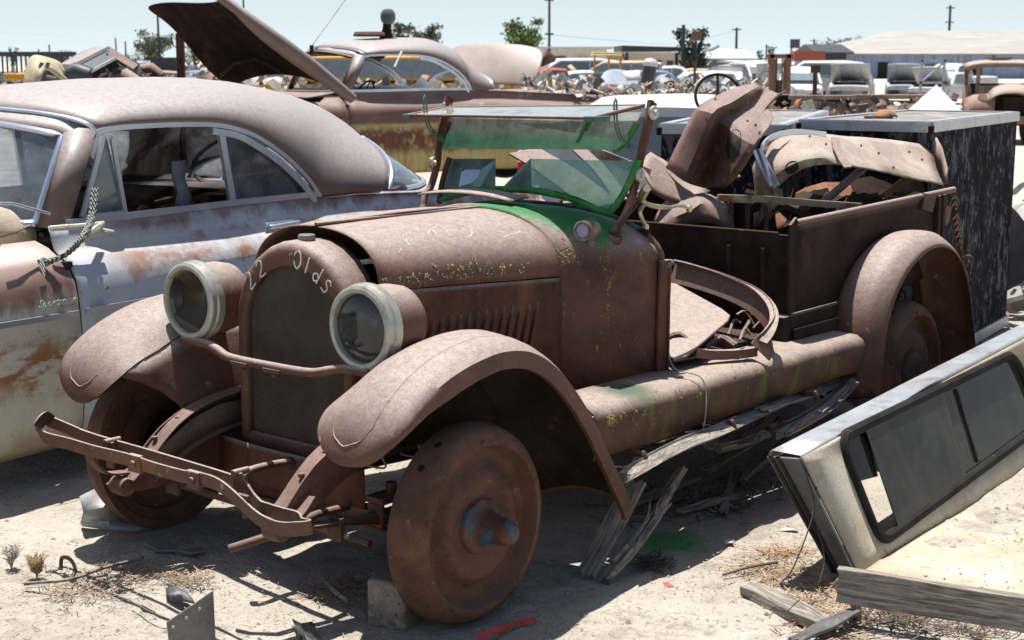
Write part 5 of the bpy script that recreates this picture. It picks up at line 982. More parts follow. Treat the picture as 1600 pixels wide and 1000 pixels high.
# chain at the tail of the truck
m=MB(); pth=cr([at(1490,300,8.0),at(1494,345,7.95),at(1500,390,7.9),at(1508,440,7.9),at(1516,490,7.9)],9)
for i,p in enumerate(pth):
    u=Vector((.014,0,0)) if i%2 else Vector((0,.014,0)); m.tube([p+u*math.cos(2*PI*k/10)+Vector((0,0,.02))*math.sin(2*PI*k/10) for k in range(11)],.0045,5,caps=False)
m.tube(cr([at(1500,408,7.85),at(1512,400,7.8),at(1520,405,7.8),at(1514,412,7.8)],4),.008,6)
wthing(m,'chain',M_wheel,'rusty chain hanging down against the black crate at the tail of the truck','chain')
# ================================================= LOOSE GROUND COVER
random.seed(21); m=MB()
def vis(p):
    d=p-CO; z=d.y*CP-d.z*SP
    if z<=0: return False
    px=800+FPX*d.x/z; py=500-FPX*(d.y*SP+d.z*CP)/z; return -40<px<1640 and 380<py<1040
cnt=0
while cnt<9000:
    y=3.9+9*random.random()**1.7; x=random.uniform(-.4*y,.4*y); p=Vector((x,y,gz(x,y)))
    if not vis(p): continue
    r=.0025+.013*random.random()**4; cnt+=1
    if mn.noise(Vector((x*2,y*2,0)))<-.15 and random.random()<.6: continue
    rock(m,p+Vector((0,0,.012*mn.noise(Vector((x*6,y*6,3)))+.016*mn.noise(Vector((x*1.6,y*1.6,0))))),r)
wthing(m,'gravel',weather('pale_clods',(.33,.28,.225,1),[((.2,.17,.14,1),9,.5,.6)],bump=.4,var=.25),'scattered clods and pebbles on the dirt','gravel',kind='stuff')
def litter(name,label,spots,col,n,lmin,lmax,r,rise=.02,cat='litter'):
    m=MB()
    for px,py,sx,sy in spots:
        for i in range(n):
            p=gat(px+random.gauss(0,sx),py+random.gauss(0,sy),.008); a=random.uniform(0,2*PI); l=random.uniform(lmin,lmax); d=Vector((math.cos(a),math.sin(a),random.uniform(-.05,.10)))
            q=p+d*l+Vector((0,0,random.uniform(0,min(rise,l*.3)))); m.tube([p,p.lerp(q,.5)+Vector((random.uniform(-.08,.08)*l,random.uniform(-.08,.08)*l,.001)),q],r*random.uniform(.5,1.3),4,flat=.6)
    return wthing(m,name,col,label,cat,kind='stuff')
M_straw=weather('dry_straw',(.42,.30,.17,1),[((.25,.15,.08,1),30,.5,.6)],bump=.1); M_weed=weather('dead_weed',(.34,.26,.18,1),[((.2,.14,.1,1),30,.5,.6)],bump=.1); M_bark=weather('dark_bark',(.11,.08,.06,1),(),bump=.3)
M_sp=NT('mixed_splinters'); r_=M_sp.n('ShaderNodeValToRGB'); M_sp.l(M_sp.geo('Random Per Island'),r_.inputs[0]); e=r_.color_ramp.elements; e[0].color=(.10,.07,.05,1); e[1].color=(.45,.40,.33,1); q=e.new(.35); q.color=(.34,.17,.07,1); q=e.new(.6); q.color=(.40,.27,.15,1); M_sp=M_sp.fin(r_.outputs[0],.85)
litter('wood_splinters','straw coloured splinters and shavings strewn left of the camper shell',[(1200,890,40,10),(1250,905,50,12),(1270,930,40,18),(1290,985,30,15),(1225,865,25,6),(1310,960,20,15)],M_sp,190,.012,.07,.0017)
litter('bark_chips','dark bark chips and twigs in the shadow under the split timbers',[(1120,790,35,12),(1060,780,40,15),(1160,760,40,12),(1000,790,30,15),(1020,880,14,6)],M_bark,90,.02,.08,.0026)
litter('chips','pale wood chips at the edge of the shadow beside the truck',[(1125,795,14,5),(1145,790,12,5),(1030,800,20,8)],M_sp,22,.02,.06,.003)
litter('dead_weed_mat','flattened dead weeds and stems on the dirt at the lower left',[(150,915,40,14),(190,900,45,12),(110,925,40,12),(230,890,40,8),(290,905,18,6),(500,925,20,8),(540,915,16,8)],M_weed,130,.015,.06,.0016,.02,'weeds')
litter('dark_weeds','dark dead weeds in the shadow below the camper shell board',[(1430,975,50,10),(1520,985,50,10),(1380,960,20,10)],M_bark,120,.02,.09,.002,.05,'weeds')
def weed(px,py,hgt,n,mat,label,sp=.35):
    m=MB(); o=gat(px,py,0)
    for i in range(n):
        a=random.uniform(0,2*PI); d=Vector((math.cos(a)*sp,math.sin(a)*sp,1)).normalized(); l=hgt*random.uniform(.5,1); P=[Vector((0,0,0)),d*l*.5+Vector((0,0,.01)),d*l+Vector((math.cos(a)*.02,0,0))]; m.tube(P,[.0018,.0014,.0008],4)
        for k in range(7):
            q=d*l*random.uniform(.35,1); b=random.uniform(0,2*PI); m.tube([q,q+Vector((math.cos(b)*.015,math.sin(b)*.015,.012))],.0014,4)
    x=m.obj('dry_weed',mat,None); x.location=o; tag(x,label,'weed')
litter('ground_chips','fine chips of rust and wood sprinkled over the dirt',[(150,960,90,25),(420,940,80,30),(900,960,90,20),(1120,900,70,30),(1150,850,70,20),(60,880,50,20),(330,900,60,15)],M_sp,110,.003,.014,.0016)
weed(18,890,.09,16,weather('pale_stem',(.36,.32,.27,1),()),'small pale dry weed at the far left edge of the dirt'); weed(58,905,.085,30,M_straw,'small golden dry weed tuft at the lower left',.25)
def stick(label,pts,r,mat=M_bark):
    m=MB(); m.tube(cr([gat(*p) for p in pts],5),r,6); wthing(m,'twig',mat,label,'twig',jit=.002)
stick('long thin grey twig lying across the dead weeds',[(38,912,.02),(110,905,.04),(160,888,.03),(225,872,.02)],.006,W_grey)
stick('dark bent stick loop standing in the dead weeds',[(95,890,.02),(97,872,.05),(110,874,.06),(118,890,.03),(110,906,.02)],.007)
stick('pale stick lying beside the long grey twig',[(136,903,.02),(168,898,.02)],.005,W_grey)
stick('thin dark stem near the bottom left plate',[(205,940,.02),(240,958,.03),(265,968,.02)],.003)
stick('forked twig in the sunlit patch before the near wheel',[(505,905,.02),(525,925,.03),(545,940,.02)],.008,W_grey)
stick('dark twig lying near the grey board left of the camper shell',[(1130,898,.02),(1175,885,.03),(1215,878,.02)],.005)
# ================================================= THE YARD BEHIND
def plain(name,c,rough=.6,metal=0,spots=(),bump=.1,var=.12,**k): return weather(name,c,spots,rough=rough,metal=metal,bump=bump,var=var,grain=.15,**k)
C_white=plain('sun_bleached_white_paint',(.52,.52,.51,1),.45,spots=[((.35,.30,.25,1),3,.6,.75)]); C_silver=plain('faded_silver_paint',(.42,.45,.48,1),.45); C_blue=plain('faded_blue_paint',(.14,.20,.29,1),.5,spots=[((.35,.35,.36,1),3,.5,.7)]); C_rust=plain('rusty_car_paint',(.19,.10,.07,1),.7,spots=[((.3,.22,.16,1),2,.5,.7)],top=((.36,.27,.23,1),.7)); C_red=plain('faded_red_paint',(.30,.07,.05,1),.6); C_tan=plain('tan_paint',(.42,.35,.24,1),.6,spots=[((.3,.17,.09,1),3,.5,.65)]); C_dark=plain('dull_dark_paint',(.045,.047,.055,1),.5); C_yel=plain('school_bus_yellow',(.50,.25,.035,1),.55,spots=[((.25,.12,.04,1),3,.6,.7)]); C_green=plain('dull_green_paint',(.14,.17,.12,1),.6); C_steel=plain('galvanised_steel',(.30,.33,.38,1),.5,metal=.3)
M_win=plain('dusty_car_window',(.15,.18,.20,1),.25,bump=.0)
def car(name,label,cat,px,D,az,L,Wd,H,paint,kind='sedan',hood=None,z0=None,group=None,gw=None):
    """simple but shaped vehicle; local x is the nose direction; az = heading, degrees clockwise from straight away"""
    x=(px-800)/2378*D; T=thing(name,label,cat,Matrix.Translation((x,D,z0 if z0 is not None else 0))@Matrix.Rotation(R(90-az),4,'Z'),group=group)
    hb=H*.60; w2=Wd/2
    if kind=='sedan': prof=[(-.5,.34,.9),(-.49,.58,.92),(-.33,.64,1),(.18,.65,1),(.40,.60,.97),(.49,.52,.9),(.5,.32,.86)]; gh=[(-.36,.64),(-.22,.98),(-.02,1.0),(.10,.97),(.24,.64)]
    elif kind=='van': prof=[(-.5,.34,.95),(-.49,.62,1),(-.3,.63,1),(.2,.62,1),(.42,.56,.97),(.5,.45,.9),(.5,.3,.88)]; gh=[(-.49,.62),(-.47,.95),(-.3,1.0),(.10,.99),(.34,.60)]
    elif kind=='pickup': prof=[(-.5,.36,.97),(-.49,.62,1),(-.1,.62,1),(.18,.62,1),(.42,.60,.98),(.49,.56,.95),(.5,.34,.92)]; gh=[(-.08,.62),(-.05,.98),(.06,1.0),(.13,.96),(.24,.62)]
    else: prof=[(-.5,.30,.97),(-.5,.60,1),(-.1,.60,1),(.3,.60,1),(.46,.58,.97),(.5,.52,.95),(.5,.3,.92)]; gh=[(-.5,.60),(-.49,.97),(-.3,1.0),(.40,.99),(.46,.60)]
    m=MB(); rows=[]
    for fx,fz,fw in prof:
        zt_=fz*H; ww=w2*fw; zb=.18*H if abs(fx)<.45 else .26*H
        rows.append([Vector((fx*L,y,z)) for y,z in ((-ww*.96,zb),(-ww,zb+.12*H),(-ww,zt_-.12*H),(-ww*.95,zt_-.03*H),(-ww*.8,zt_),(0,zt_+.01*H),(ww*.8,zt_),(ww*.95,zt_-.03*H),(ww,zt_-.12*H),(ww,zb+.12*H),(ww*.96,zb))])
    m.grid(rows); e=rows[0]; m.add(e,[tuple(range(len(e)))]); e=rows[-1]; m.add(e,[tuple(range(len(e)))]); m.obj('body',paint,T,ang=45)
    m=MB(); rows=[]
    for i,(fx,fz) in enumerate(gh):
        base=.63*H; top=fz*H; t=(fz-.63)/.37; ww=w2*(.93-.17*t); rows.append([Vector((fx*L,-w2*.93,base-.02)) ,Vector((fx*L,-ww,top-.04*H*t)),Vector((fx*L,-ww*.85,top)),Vector((fx*L,0,top+.012*H*t)),Vector((fx*L,ww*.85,top)),Vector((fx*L,ww,top-.04*H*t)),Vector((fx*L,w2*.93,base-.02))])
    m.grid(rows); m.obj('roof',paint,T,ang=40)
    # glazing set 1 cm proud of the greenhouse
    for s in (-1,1):
        m=MB(); a=[(gh[0][0]+.035,.66),(gh[1][0]+.02,.92),(gh[-2][0]-.01,.92),(gh[-1][0]-.05,.66)]
        P=[Vector((fx*L,s*(w2*(.93-.17*(fz-.63)/.37)+.008),fz*H)) for fx,fz in a]; m.prism(P,(0,s*.008,0)); m.obj('side_window',M_win,T,smooth=False)
        if kind!='box':
            m=MB()
            mid=(gh[1][0]+gh[-2][0])/2; m.box((mid*L,s*(w2*.85+.02),.79*H),(.06,.03,.27*H),(s*12,0,0)); m.obj('door_post',paint,T)
    for e_,sg in ((gh[-1],1),(gh[0],-1)):
        g2=gh[-2] if sg>0 else gh[1]; m=MB(); a=Vector((e_[0]*L,0,.66*H)); b=Vector((g2[0]*L,0,g2[1]*H-.05*H)); a=a.lerp(b,.04); n_=Vector((sg*.015,0,.01))
        P=[a+Vector((0,-w2*.82,0))+n_,b+Vector((0,-w2*.68,0))+n_,b+Vector((0,w2*.68,0))+n_,a+Vector((0,w2*.82,0))+n_]; m.prism(P,(sg*.006,0,.004)); m.obj('windshield' if sg>0 else 'rear_window',M_win,T,smooth=False)
    if hood=='up':
        m=MB(); x0=gh[-1][0]*L+.05; a=R(46); hl=min((.48*L-x0),1.0); rr=[]
        for t in (0,.5,1): rr.append([Vector((x0+math.cos(a)*hl*t,y*w2*.9,.64*H+math.sin(a)*hl*t+.05*(1-y*y))) for y in (-1,-.5,0,.5,1)])
        m.grid(rr); m.obj('hood',paint,T,solid=.03); m=MB(); m.grid([[p+Vector((.035,0,-.03)) for p in r_[1:4]] for r_ in rr]); m.obj('hood_lining',plain('pale_hood_lining',(.42,.44,.46,1)) if 'pale_hood_lining' not in bpy.data.materials else bpy.data.materials['pale_hood_lining'],T,solid=.01)
        m=MB(); m.box(((x0+.48*L)/2,0,.62*H),((.48*L-x0)*.8,Wd*.75,.05)); m.obj('engine_bay',M_dark,T)
    for fx in (-.33,.33):
        for s in (-1,1): m=MB(); m.lathe([(0,-.09),(.27,-.09),(.31,-.05),(.31,.05),(.27,.09),(.16,.06),(0,.06)],(fx*L,s*(w2-.10),.31),(0,s,0),16); m.obj('wheel',M_black,T)
    for s in (-1,1): m=MB(); m.box((.5*L-.01,s*w2*.72,.46*H),(.06,.22,.12)); m.obj('headlight',C_silver,T,bevel=.01)
    return T
car('white_van','white van parked behind the windshield and the lower black crate','van',1062,13.2,10,3.6,1.70,1.46,C_white,'van')
T=thing('tail_lamp_corner','white corner panel with a tall red tail lamp, seen between the two lower windshield panes','tail lamp',loc=at(812,270,10.8))
m=MB(); m.box((.02,0,-.05),(.07,.05,.42)); m.obj('panel',C_white,T,bevel=.015); m=MB(); m.box((.012,-.03,.02),(.055,.03,.13)); m.obj('lens',plain('red_lens',(.45,.02,.02,1),.25),T,bevel=.008)
T=thing('tailgate','pale blue grey tailgate behind the windshield, right of the red tail lamp','tailgate',loc=at(890,300,11.0))
m=MB(); m.box((.02,.0,.12),(.60,.05,.46)); m.obj('skin',C_silver,T,bevel=.02); m=MB(); m.box((.12,-.035,.02),(.16,.02,.05)); m.obj('handle',C_white,T,bevel=.006); m=MB(); m.box((0,-.03,-.14),(.62,.08,.05)); m.obj('bumper',C_steel,T,bevel=.01)
CL=[('white_car','white sedan with its hood raised toward the camera, right of the forklift mast','car',1333,64,196,4.4,1.75,1.40,C_white,'sedan','up'),
('white_car','pale grey white sedan with raised hood, right of the first raised hood sedan','car',1416,66,194,4.3,1.70,1.38,C_silver,'sedan','up'),
('white_van','white minivan with rounded nose just right of the forklift mast','van',1250,58,190,4.4,1.75,1.52,C_white,'van',None),
('white_suv','white utility vehicle far behind the crumpled fender panel, left of the forklift mast','car',1182,72,170,4.6,1.8,1.72,C_white,'van',None),
('grey_car','blue grey wagon with rusty side behind the first raised hood sedan','car',1297,80,205,4.6,1.7,1.55,C_blue,'van',None),
('white_pickup','long white pickup roof behind the black steering wheel','pickup',1128,50,262,5.2,1.8,1.42,C_white,'pickup',None),
('white_coupe','white coupe with sloping rear glass left of the yellow machine','car',905,52,258,4.6,1.75,1.42,C_white,'sedan',None),
('white_canopy_truck','white pickup with a boxy canopy behind the white coupe','pickup',882,70,250,5.0,1.9,1.86,C_white,'van',None),
('red_pickup','dull red and black pickup behind the open deck lid','pickup',862,46,250,4.6,1.8,1.55,C_red,'pickup',None),
('pale_car','pale cream car in front of the carport right post','car',1078,70,262,4.5,1.7,1.4,C_tan,'sedan',None),
('white_car','white car with round roof below the long white roofed building','car',1090,60,265,4.3,1.7,1.35,C_white,'sedan',None),
('white_car','small white car with hood up beside the grey rack at the shed','car',1478,62,220,3.9,1.6,1.3,C_white,'sedan','up'),
('white_truck','white pickup just left of the rusty old truck cab','truck',1492,74,230,5.0,1.8,1.62,C_white,'pickup',None)]
for c_ in CL: car(*c_)
YB=car('school_bus','faded orange yellow school bus seen through the windows of the brown and yellow hardtop','bus',560,44,255,9.5,2.4,1.93,C_yel,'box',None)
# far rows
random.seed(31)
cols=[('white',C_white,9),('silver',C_silver,6),('blue',C_blue,3),('dark',C_dark,4),('brown rusty',C_rust,4),('tan',C_tan,2),('red',C_red,1),('green',C_green,1)]
bag=[c_ for c_ in cols for _ in range(c_[2])]
slots=[(12,62),(52,66),(225,60),(262,54),(310,58),(352,64),(395,52),(440,60),(480,70),(575,66),(625,60),(668,70),(850,74),(925,78),(960,66),(1000,70),(1020,84),(1045,62),(1062,88),(1130,72),(1150,90),(1168,80),(1210,70),(1232,62),(1272,66),(1140,60),(1025,58)]
land={0:'far left by the dark fence',200:'beyond the roof of the pale blue hardtop',330:'beyond the raised hood of the yellow and brown hardtop',560:'seen through the windows of the yellow and brown hardtop',820:'behind the parts heap',990:'below the carport',1120:'behind the black steering wheel',1220:'behind the forklift mast',1300:'in front of the long shed'}
seen={}
for i,(px,D) in enumerate(slots):
    n_,mt,_=random.choice(bag); k_=random.choice(['sedan','van','pickup','sedan']); wh=[v for a,v in sorted(land.items()) if px>=a][-1]
    key=(n_,wh); seen[key]=seen.get(key,0)+1
    nm={'sedan':'low','van':'tall','pickup':'open bed'}[k_]
    lab='%s %s car %s'%(nm,n_,wh)
    if lab in seen: lab='%s %s car %s, farther to the right'%(nm,n_,wh)
    if lab in seen: lab='%s %s car %s, the farthest right'%(nm,n_,wh)
    seen[lab]=1
    car('junk_car',' '.join(lab.split()[:16]),'car',px,D,random.choice([80,95,100,170,190,200,265,280]),4.4,1.75,{'sedan':1.4,'van':1.75,'pickup':1.55}[k_],mt,k_,'up' if random.random()<.2 else None,group='junk cars in the far rows')
# parts heap
def island(name,cols):
    m=NT(name); g=m.geo('Random Per Island'); r_=m.n('ShaderNodeValToRGB'); r_.color_ramp.interpolation='CONSTANT'; m.l(g,r_.inputs[0]); e=r_.color_ramp.elements
    e[0].color=cols[0]; e[0].position=0; e[1].color=cols[1]; e[1].position=1/len(cols)
    for i,c_ in enumerate(cols[2:]): q=e.new((i+2)/len(cols)); q.color=c_
    c=m.mix(.35,r_.outputs[0],m.mix(m.ramp(m.noise(9,4,.7),.3,.7),(.4,.35,.3,1),(1.2,1.2,1.2,1)),'MULTIPLY'); return m.fin(c,.6,0,m.bump(m.noise(20,3,.6),.3,.01),.3)
M_heap=island('mixed_parts',[(.55,.55,.54,1),(.5,.47,.38,1),(.05,.05,.06,1),(.30,.32,.36,1),(.45,.30,.08,1),(.20,.12,.09,1),(.6,.58,.5,1),(.12,.12,.13,1),(.36,.37,.38,1),(.28,.17,.11,1),(.58,.57,.55,1),(.09,.10,.14,1)])
M_heap3=island('dark_parts',[(.02,.02,.02,1),(.05,.035,.03,1),(.03,.03,.035,1),(.09,.06,.045,1),(.14,.11,.08,1),(.02,.018,.016,1),(.22,.2,.16,1),(.04,.025,.02,1)])
M_heap2=island('dull_parts',[(.10,.07,.06,1),(.26,.25,.24,1),(.05,.05,.05,1),(.2,.13,.1,1),(.45,.44,.42,1),(.14,.15,.18,1),(.3,.14,.08,1),(.35,.3,.22,1)])
def heap(label,x0,x1,ybase,ytop,D,dd,n,mat,smin,smax,seed,name='parts_heap'):
    random.seed(seed); m=MB()
    for i in range(n):
        u=random.random(); px=x0+(x1-x0)*u; env=(ytop(u) if callable(ytop) else ytop); d=D+random.uniform(-dd,dd); top=at(px,env,D).z
        z=max(.02,top*(random.random()**.55)); p=Vector(((px-800)/2378*d,d,z)); s_=random.uniform(smin,smax)*(1 if random.random()<.2 else .6); k=random.random(); rt=(random.uniform(-70,70),random.uniform(-70,70),random.uniform(0,180))
        E=Euler([R(a) for a in rt]).to_matrix()
        if k<.35: m.box(p,(s_*random.uniform(.6,1.6),s_*random.uniform(.3,.8),s_*random.uniform(.04,.3)),rt)
        elif k<.65: # bent skin
            m.M=Matrix.Translation(p)@E.to_4x4(); m.grid([[Vector((s_*(a-.5)*1.6,s_*(b-.5),.35*s_*math.sin(a*2.6)+.1*s_*b)) for b in (0,.5,1)] for a in (0,.2,.4,.6,.8,1)]); m.M=None
        elif k<.82: m.tube([p,p+E@Vector((s_*.6,0,0)),p+E@Vector((s_*1.3,s_*.2,0))],s_*random.uniform(.05,.22),8)
        else: m.lathe([(0,-.05*s_),(s_*.35,-.05*s_),(s_*.4,0),(s_*.35,.08*s_),(s_*.2,.1*s_)],p,E@Vector((0,0,1)),12)
    return wthing(m,name,mat,label,'scrap heap',kind='stuff',ang=30)
heap('heap of white, cream and yellow body parts behind the open deck lid',815,955,158,lambda u:119+14*abs(u-.30)*2,19,1.6,1300,M_heap,.05,.19,1)
heap('low mixed heap of scrap parts behind the white pickup roof',940,1200,150,lambda u:133+5*math.sin(u*11),21,1.6,1300,M_heap,.05,.18,2)
heap('far jumble of scrap across the middle of the yard',830,1240,112,lambda u:121+3*math.sin(u*17),46,4,420,M_heap,.12,.4,3)
heap('jumble of scrap in front of the rusty truck bed rows on the right',1200,1520,175,lambda u:155+4*math.sin(u*13),15.6,.8,520,M_heap2,.03,.13,4)
heap('jumble of scrap beyond the roof of the pale blue hardtop',205,470,125,lambda u:117+4*math.sin(u*11),34,4,420,M_heap,.1,.36,5)
heap('far scrap seen left of the tan nose panel',0,60,122,lambda u:116+4*math.sin(u*11),40,5,120,M_heap2,.12,.4,6)
heap('scrap seen through the windows of the brown and yellow hardtop',440,830,130,lambda u:126+4*math.sin(u*19),32,4,420,M_heap2,.1,.36,9)
heap('beams and sheets of scrap on the dirt behind the tall black crate',1560,1640,420,lambda u:330,11.5,1.6,46,M_heap2,.12,.5,7)
heap('low pale scrap on the dirt to the right of the tall black crate',1560,1660,460,lambda u:415,10.6,.9,40,M_heap2,.06,.2,8)
M_mixr=plain('pinkish_mixed_rust',(.16,.10,.08,1),.8,spots=[((.34,.22,.18,1),3,.5,.62),((.06,.05,.045,1),5,.5,.62),((.26,.14,.07,1),9,.55,.68)],bump=.4)
# rusty truck beds on the right
for i,(x0,x1,yt,yb,D,lb) in enumerate(((1236,1345,152,176,17.0,'rusty open truck bed behind the lower black crate'),(1338,1450,151,172,16.5,'rusty truck bed with a pale top rail behind the tall black crate'),(1180,1260,150,168,19.0,'greenish low truck bed behind the crumpled fender panel'))):
    T=thing('truck_bed',lb,'truck bed',loc=at((x0+x1)/2,yt,D)); w_=(x1-x0)/2378*D; mt=(C_rust,C_rust,C_green)[i]
    m=MB(); m.box((-.1*w_,0,-.12),(w_*.8,.05,.17),(0,3,0)); m.box((.42*w_,-.04,-.16),(.10,.08,.3)); m.obj('side',M_mixr,T,bevel=.01); m=MB(); m.box((0,-.01,.0),(w_+.05,.09,.05)); m.obj('rail',weather('pale_rail%d'%i,(.24,.17,.13,1),(),bump=.3),T,bevel=.01); m=MB(); m.box((0,.9,-.3),(w_,1.8,.05)); m.box((0,1.8,-.14),(w_,.05,.24)); m.obj('floor',M_dark,T); m=MB(); m.box((-.3*w_,.6,-.9),(.2,.6,1.1)); m.box((.3*w_,.6,-.9),(.2,.6,1.1)); m.obj('support',M_dark,T)
for px,y0,y1,D,lb in ((1272,108,172,20,'thin rusty upright post right of the forklift mast'),(1085,98,135,36,'thin dark upright post behind the black steering wheel')):
    T=thing('iron_post',lb,'post',loc=at(px,y1,D)); z=at(px,y0,D).z-at(px,y1,D).z; m=MB(); m.tube([(0,0,-1.2),(0,0,z)],.03,8); m.obj('shaft',M_frame,T); m=MB(); m.box((0,0,z),(.12,.05,.10)); m.obj('bracket',M_frame,T)
# forklift mast
T=thing('forklift_mast','tall rusty forklift mast standing behind the crumpled fender panel','forklift mast',loc=at(1217,150,24))
s_=24/2378; 
for sx in (-13,13): m=MB(); m.box((sx*s_,0,.0),(.075,.10,1.32)); m.box((sx*s_*.62,0,-.02),(.04,.06,1.2)); m.obj('channel',C_rust,T,bevel=.006)
m=MB(); m.box((0,0,.62),(.40,.10,.07)); m.box((-.17,-.02,.56),(.05,.05,.12)); m.obj('crosshead',C_rust,T,bevel=.006)
m=MB(); m.tube([(0,0,-.6),(0,0,.25)],.04,10); m.tube([(.04,0,-.6),(.04,0,.6)],.012,6); m.tube([(-.05,0,-.6),(-.05,0,.6)],.012,6); m.obj('lift_cylinder',M_frame,T)
m=MB(); m.box((0,.02,-.30),(.26,.04,.45)); m.obj('carriage',M_side,T); m=MB(); m.box((0,.6,-1.0),(1.0,1.4,.7)); m.obj('chassis',C_rust,T,bevel=.05)
# upright cylinder, white sheet, machine
T=thing('water_heater','grey upright tank with a white domed cap standing in the middle of the yard','tank',loc=at(1012,126,30)); m=MB(); m.tube([(.0,0,-1.2),(0,0,.0),(.05,0,.32)],.135,16); m.obj('tank',C_dark,T); m=MB(); m.lathe([(.14,-.04),(.145,.04),(.1,.1),(0,.12)],(.05,0,.32),(.1,0,1),20); m.obj('cap',C_white,T)
m=MB(); m.grid([[at(945,108,26),at(968,106,26.2),at(985,112,26.6)],[at(936,120,25.6),at(968,124,25.7),at(1000,126,26)],[at(935,132,25.4),at(970,136,25.5),at(1005,134,25.8)]]); wthing(m,'grey_hood_panel',C_steel,'curved grey hood panel leaning in the scrap left of the upright tank','panel',solid=.02,sub=1)
m=MB(); m.grid([[at(972,112,25.2),at(1000,110,25.2)],[at(980,126,25.0),at(1001,125,25.0)]]); wthing(m,'white_sheet',C_white,'bright white square sheet leaning right of the curved grey hood panel','sheet',solid=.02)
D=52; s_=D/2378; T=thing('yellow_loader','small yellow loader with an open cab in front of the white roofed building','loader',loc=Vector(((947-800)*s_,D,0))); zz=lambda y:1.75-(y-95)*s_
m=MB(); m.box((0,0,zz(84)),(44*s_,1.3,.10)); m.box((0,0,zz(86)),(46*s_,1.36,.05)); m.obj('canopy',plain('pale_yellow',(.50,.40,.16,1)),T,bevel=.05)
for sx in (-19,3,21): m=MB(); m.box((sx*s_,-.5,(zz(84)+zz(112))/2),(.07,.07,zz(84)-zz(112))); m.obj('post',C_yel,T)
m=MB(); m.box((8*s_,0,.95),(34*s_,1.2,.55)); m.box((-14*s_,0,.85),(16*s_,1.1,.5)); m.obj('body',plain('ochre_body',(.30,.22,.07,1)),T,bevel=.08)
for sx in (-14,14): m=MB(); m.lathe([(0,-.15),(.36,-.15),(.42,0),(.36,.15),(0,.1)],(sx*s_,-.6,.42),(0,-1,0),18); m.obj('wheel',M_black,T)
# old rusty truck cab at the right edge
D=33.0; s_=D/2378; X=lambda px:(px-800)*s_; Z=lambda y:1.75-(y-95)*s_
C_tanr=plain('bleached_tan_rust',(.24,.17,.13,1),.7,spots=[((.15,.08,.055,1),3,.5,.65),((.34,.27,.2,1),8,.6,.7)],top=((.42,.35,.30,1),.8))
T=thing('old_truck_cab','rusty rounded old truck cab without glass at the right edge beyond the crates','truck',loc=(X(1560),D,0)); x0=X(1560)
def LX(px): return X(px)-x0
def C(px,y,z): return Vector(((px-800)/2378*(D+y)-x0,y,z))       # cab faces the camera: its sides run along the sight line
m=MB(); rows=[]
for y,h_,e_ in ((-.14,-.05,6),(-.10,.0,0),(.1,.04,-3),(.6,.06,-4),(1.0,.03,-2),(1.2,-.08,6)):
    rows.append([C(1508+e_+(120-2*e_)*t,y,1.70+h_-.10*abs(2*t-1)**4) for t in [k/12 for k in range(13)]])
m.grid(rows); m.obj('roof',C_tanr,T,solid=.03)
for px in (1511,1530,1626): m=MB(); y=-.08 if px>1520 else .9; m.strap([C(px,y,1.66),C(px,y-.03,1.3),C(px-2,y-.05,.75)],.075,.06,up=(1,0,0)); m.obj('cab_pillar',C_tanr if px>1520 else C_rust,T)
m=MB(); m.grid([[C(1507,1.2,z),C(1628,1.2,z)] for z in (.4,1.25)]); m.obj('rear_wall',C_dark,T,solid=.03)
m=MB(); m.grid([[C(1508,1.2,z),C(1510,.5,z),C(1516,-.1,z)] for z in (.4,.8,1.22)]); m.obj('door',C_rust,T,solid=.03)
m=MB(); m.grid([[C(1531,-.14,z),C(1580,-.2,z+.03),C(1626,-.14,z)] for z in (.6,1.22)]); m.obj('cowl',C_tanr,T,solid=.03)
m=MB(); rows=[]
for y,zt_ in ((-.16,1.26),(-.4,1.24),(-.9,1.18),(-1.3,1.08)): rows.append([C(1546+76*t,y,zt_-.18*abs(2*t-1)**3) for t in [k/8 for k in range(9)]])
m.grid(rows); m.obj('hood',C_tanr,T,solid=.02)
m=MB(); rows=[]
for k in range(9): a=PI*k/8; rows.append([C(px_,-.95-.42*math.cos(a),.62+.40*math.sin(a)+zz_) for px_,zz_ in ((1510,-.06),(1525,.02),(1545,.03),(1558,-.02))])
m.grid(rows); m.obj('fender',C_rust,T,solid=.02)
m=MB(); m.lathe([(0,-.08),(.08,-.06),(.1,.0),(.1,.05),(0,.06)],C(1538,-1.2,.98),(-.2,-1,0),18); m.obj('headlight',C_tan,T)
m=MB(); m.box(C(1585,-.6,.7),(.7,1.0,.6)); m.box(C(1570,.6,.75),(1.1,.8,.6)); m.obj('interior',M_dark,T)
m=MB(); m.box(C(1570,.3,.52),(.9,3.4,.16)); m.obj('chassis',C_rust,T)
for px_,y_ in ((1530,-.95),(1612,-.95),(1530,1.5),(1612,1.5)): m=MB(); m.lathe([(0,-.09),(.30,-.09),(.40,-.05),(.40,.05),(.30,.09),(0,.06)],C(px_,y_,.40),(1,0,0),20); m.obj('wheel',M_black,T)
m=MB(); m.tube([C(1552,.3,1.76),C(1552,.3,1.88)],.02,6); m.box(C(1560,.5,1.80),(.42,.6,.04)); m.obj('roof_rack',C_rust,T)
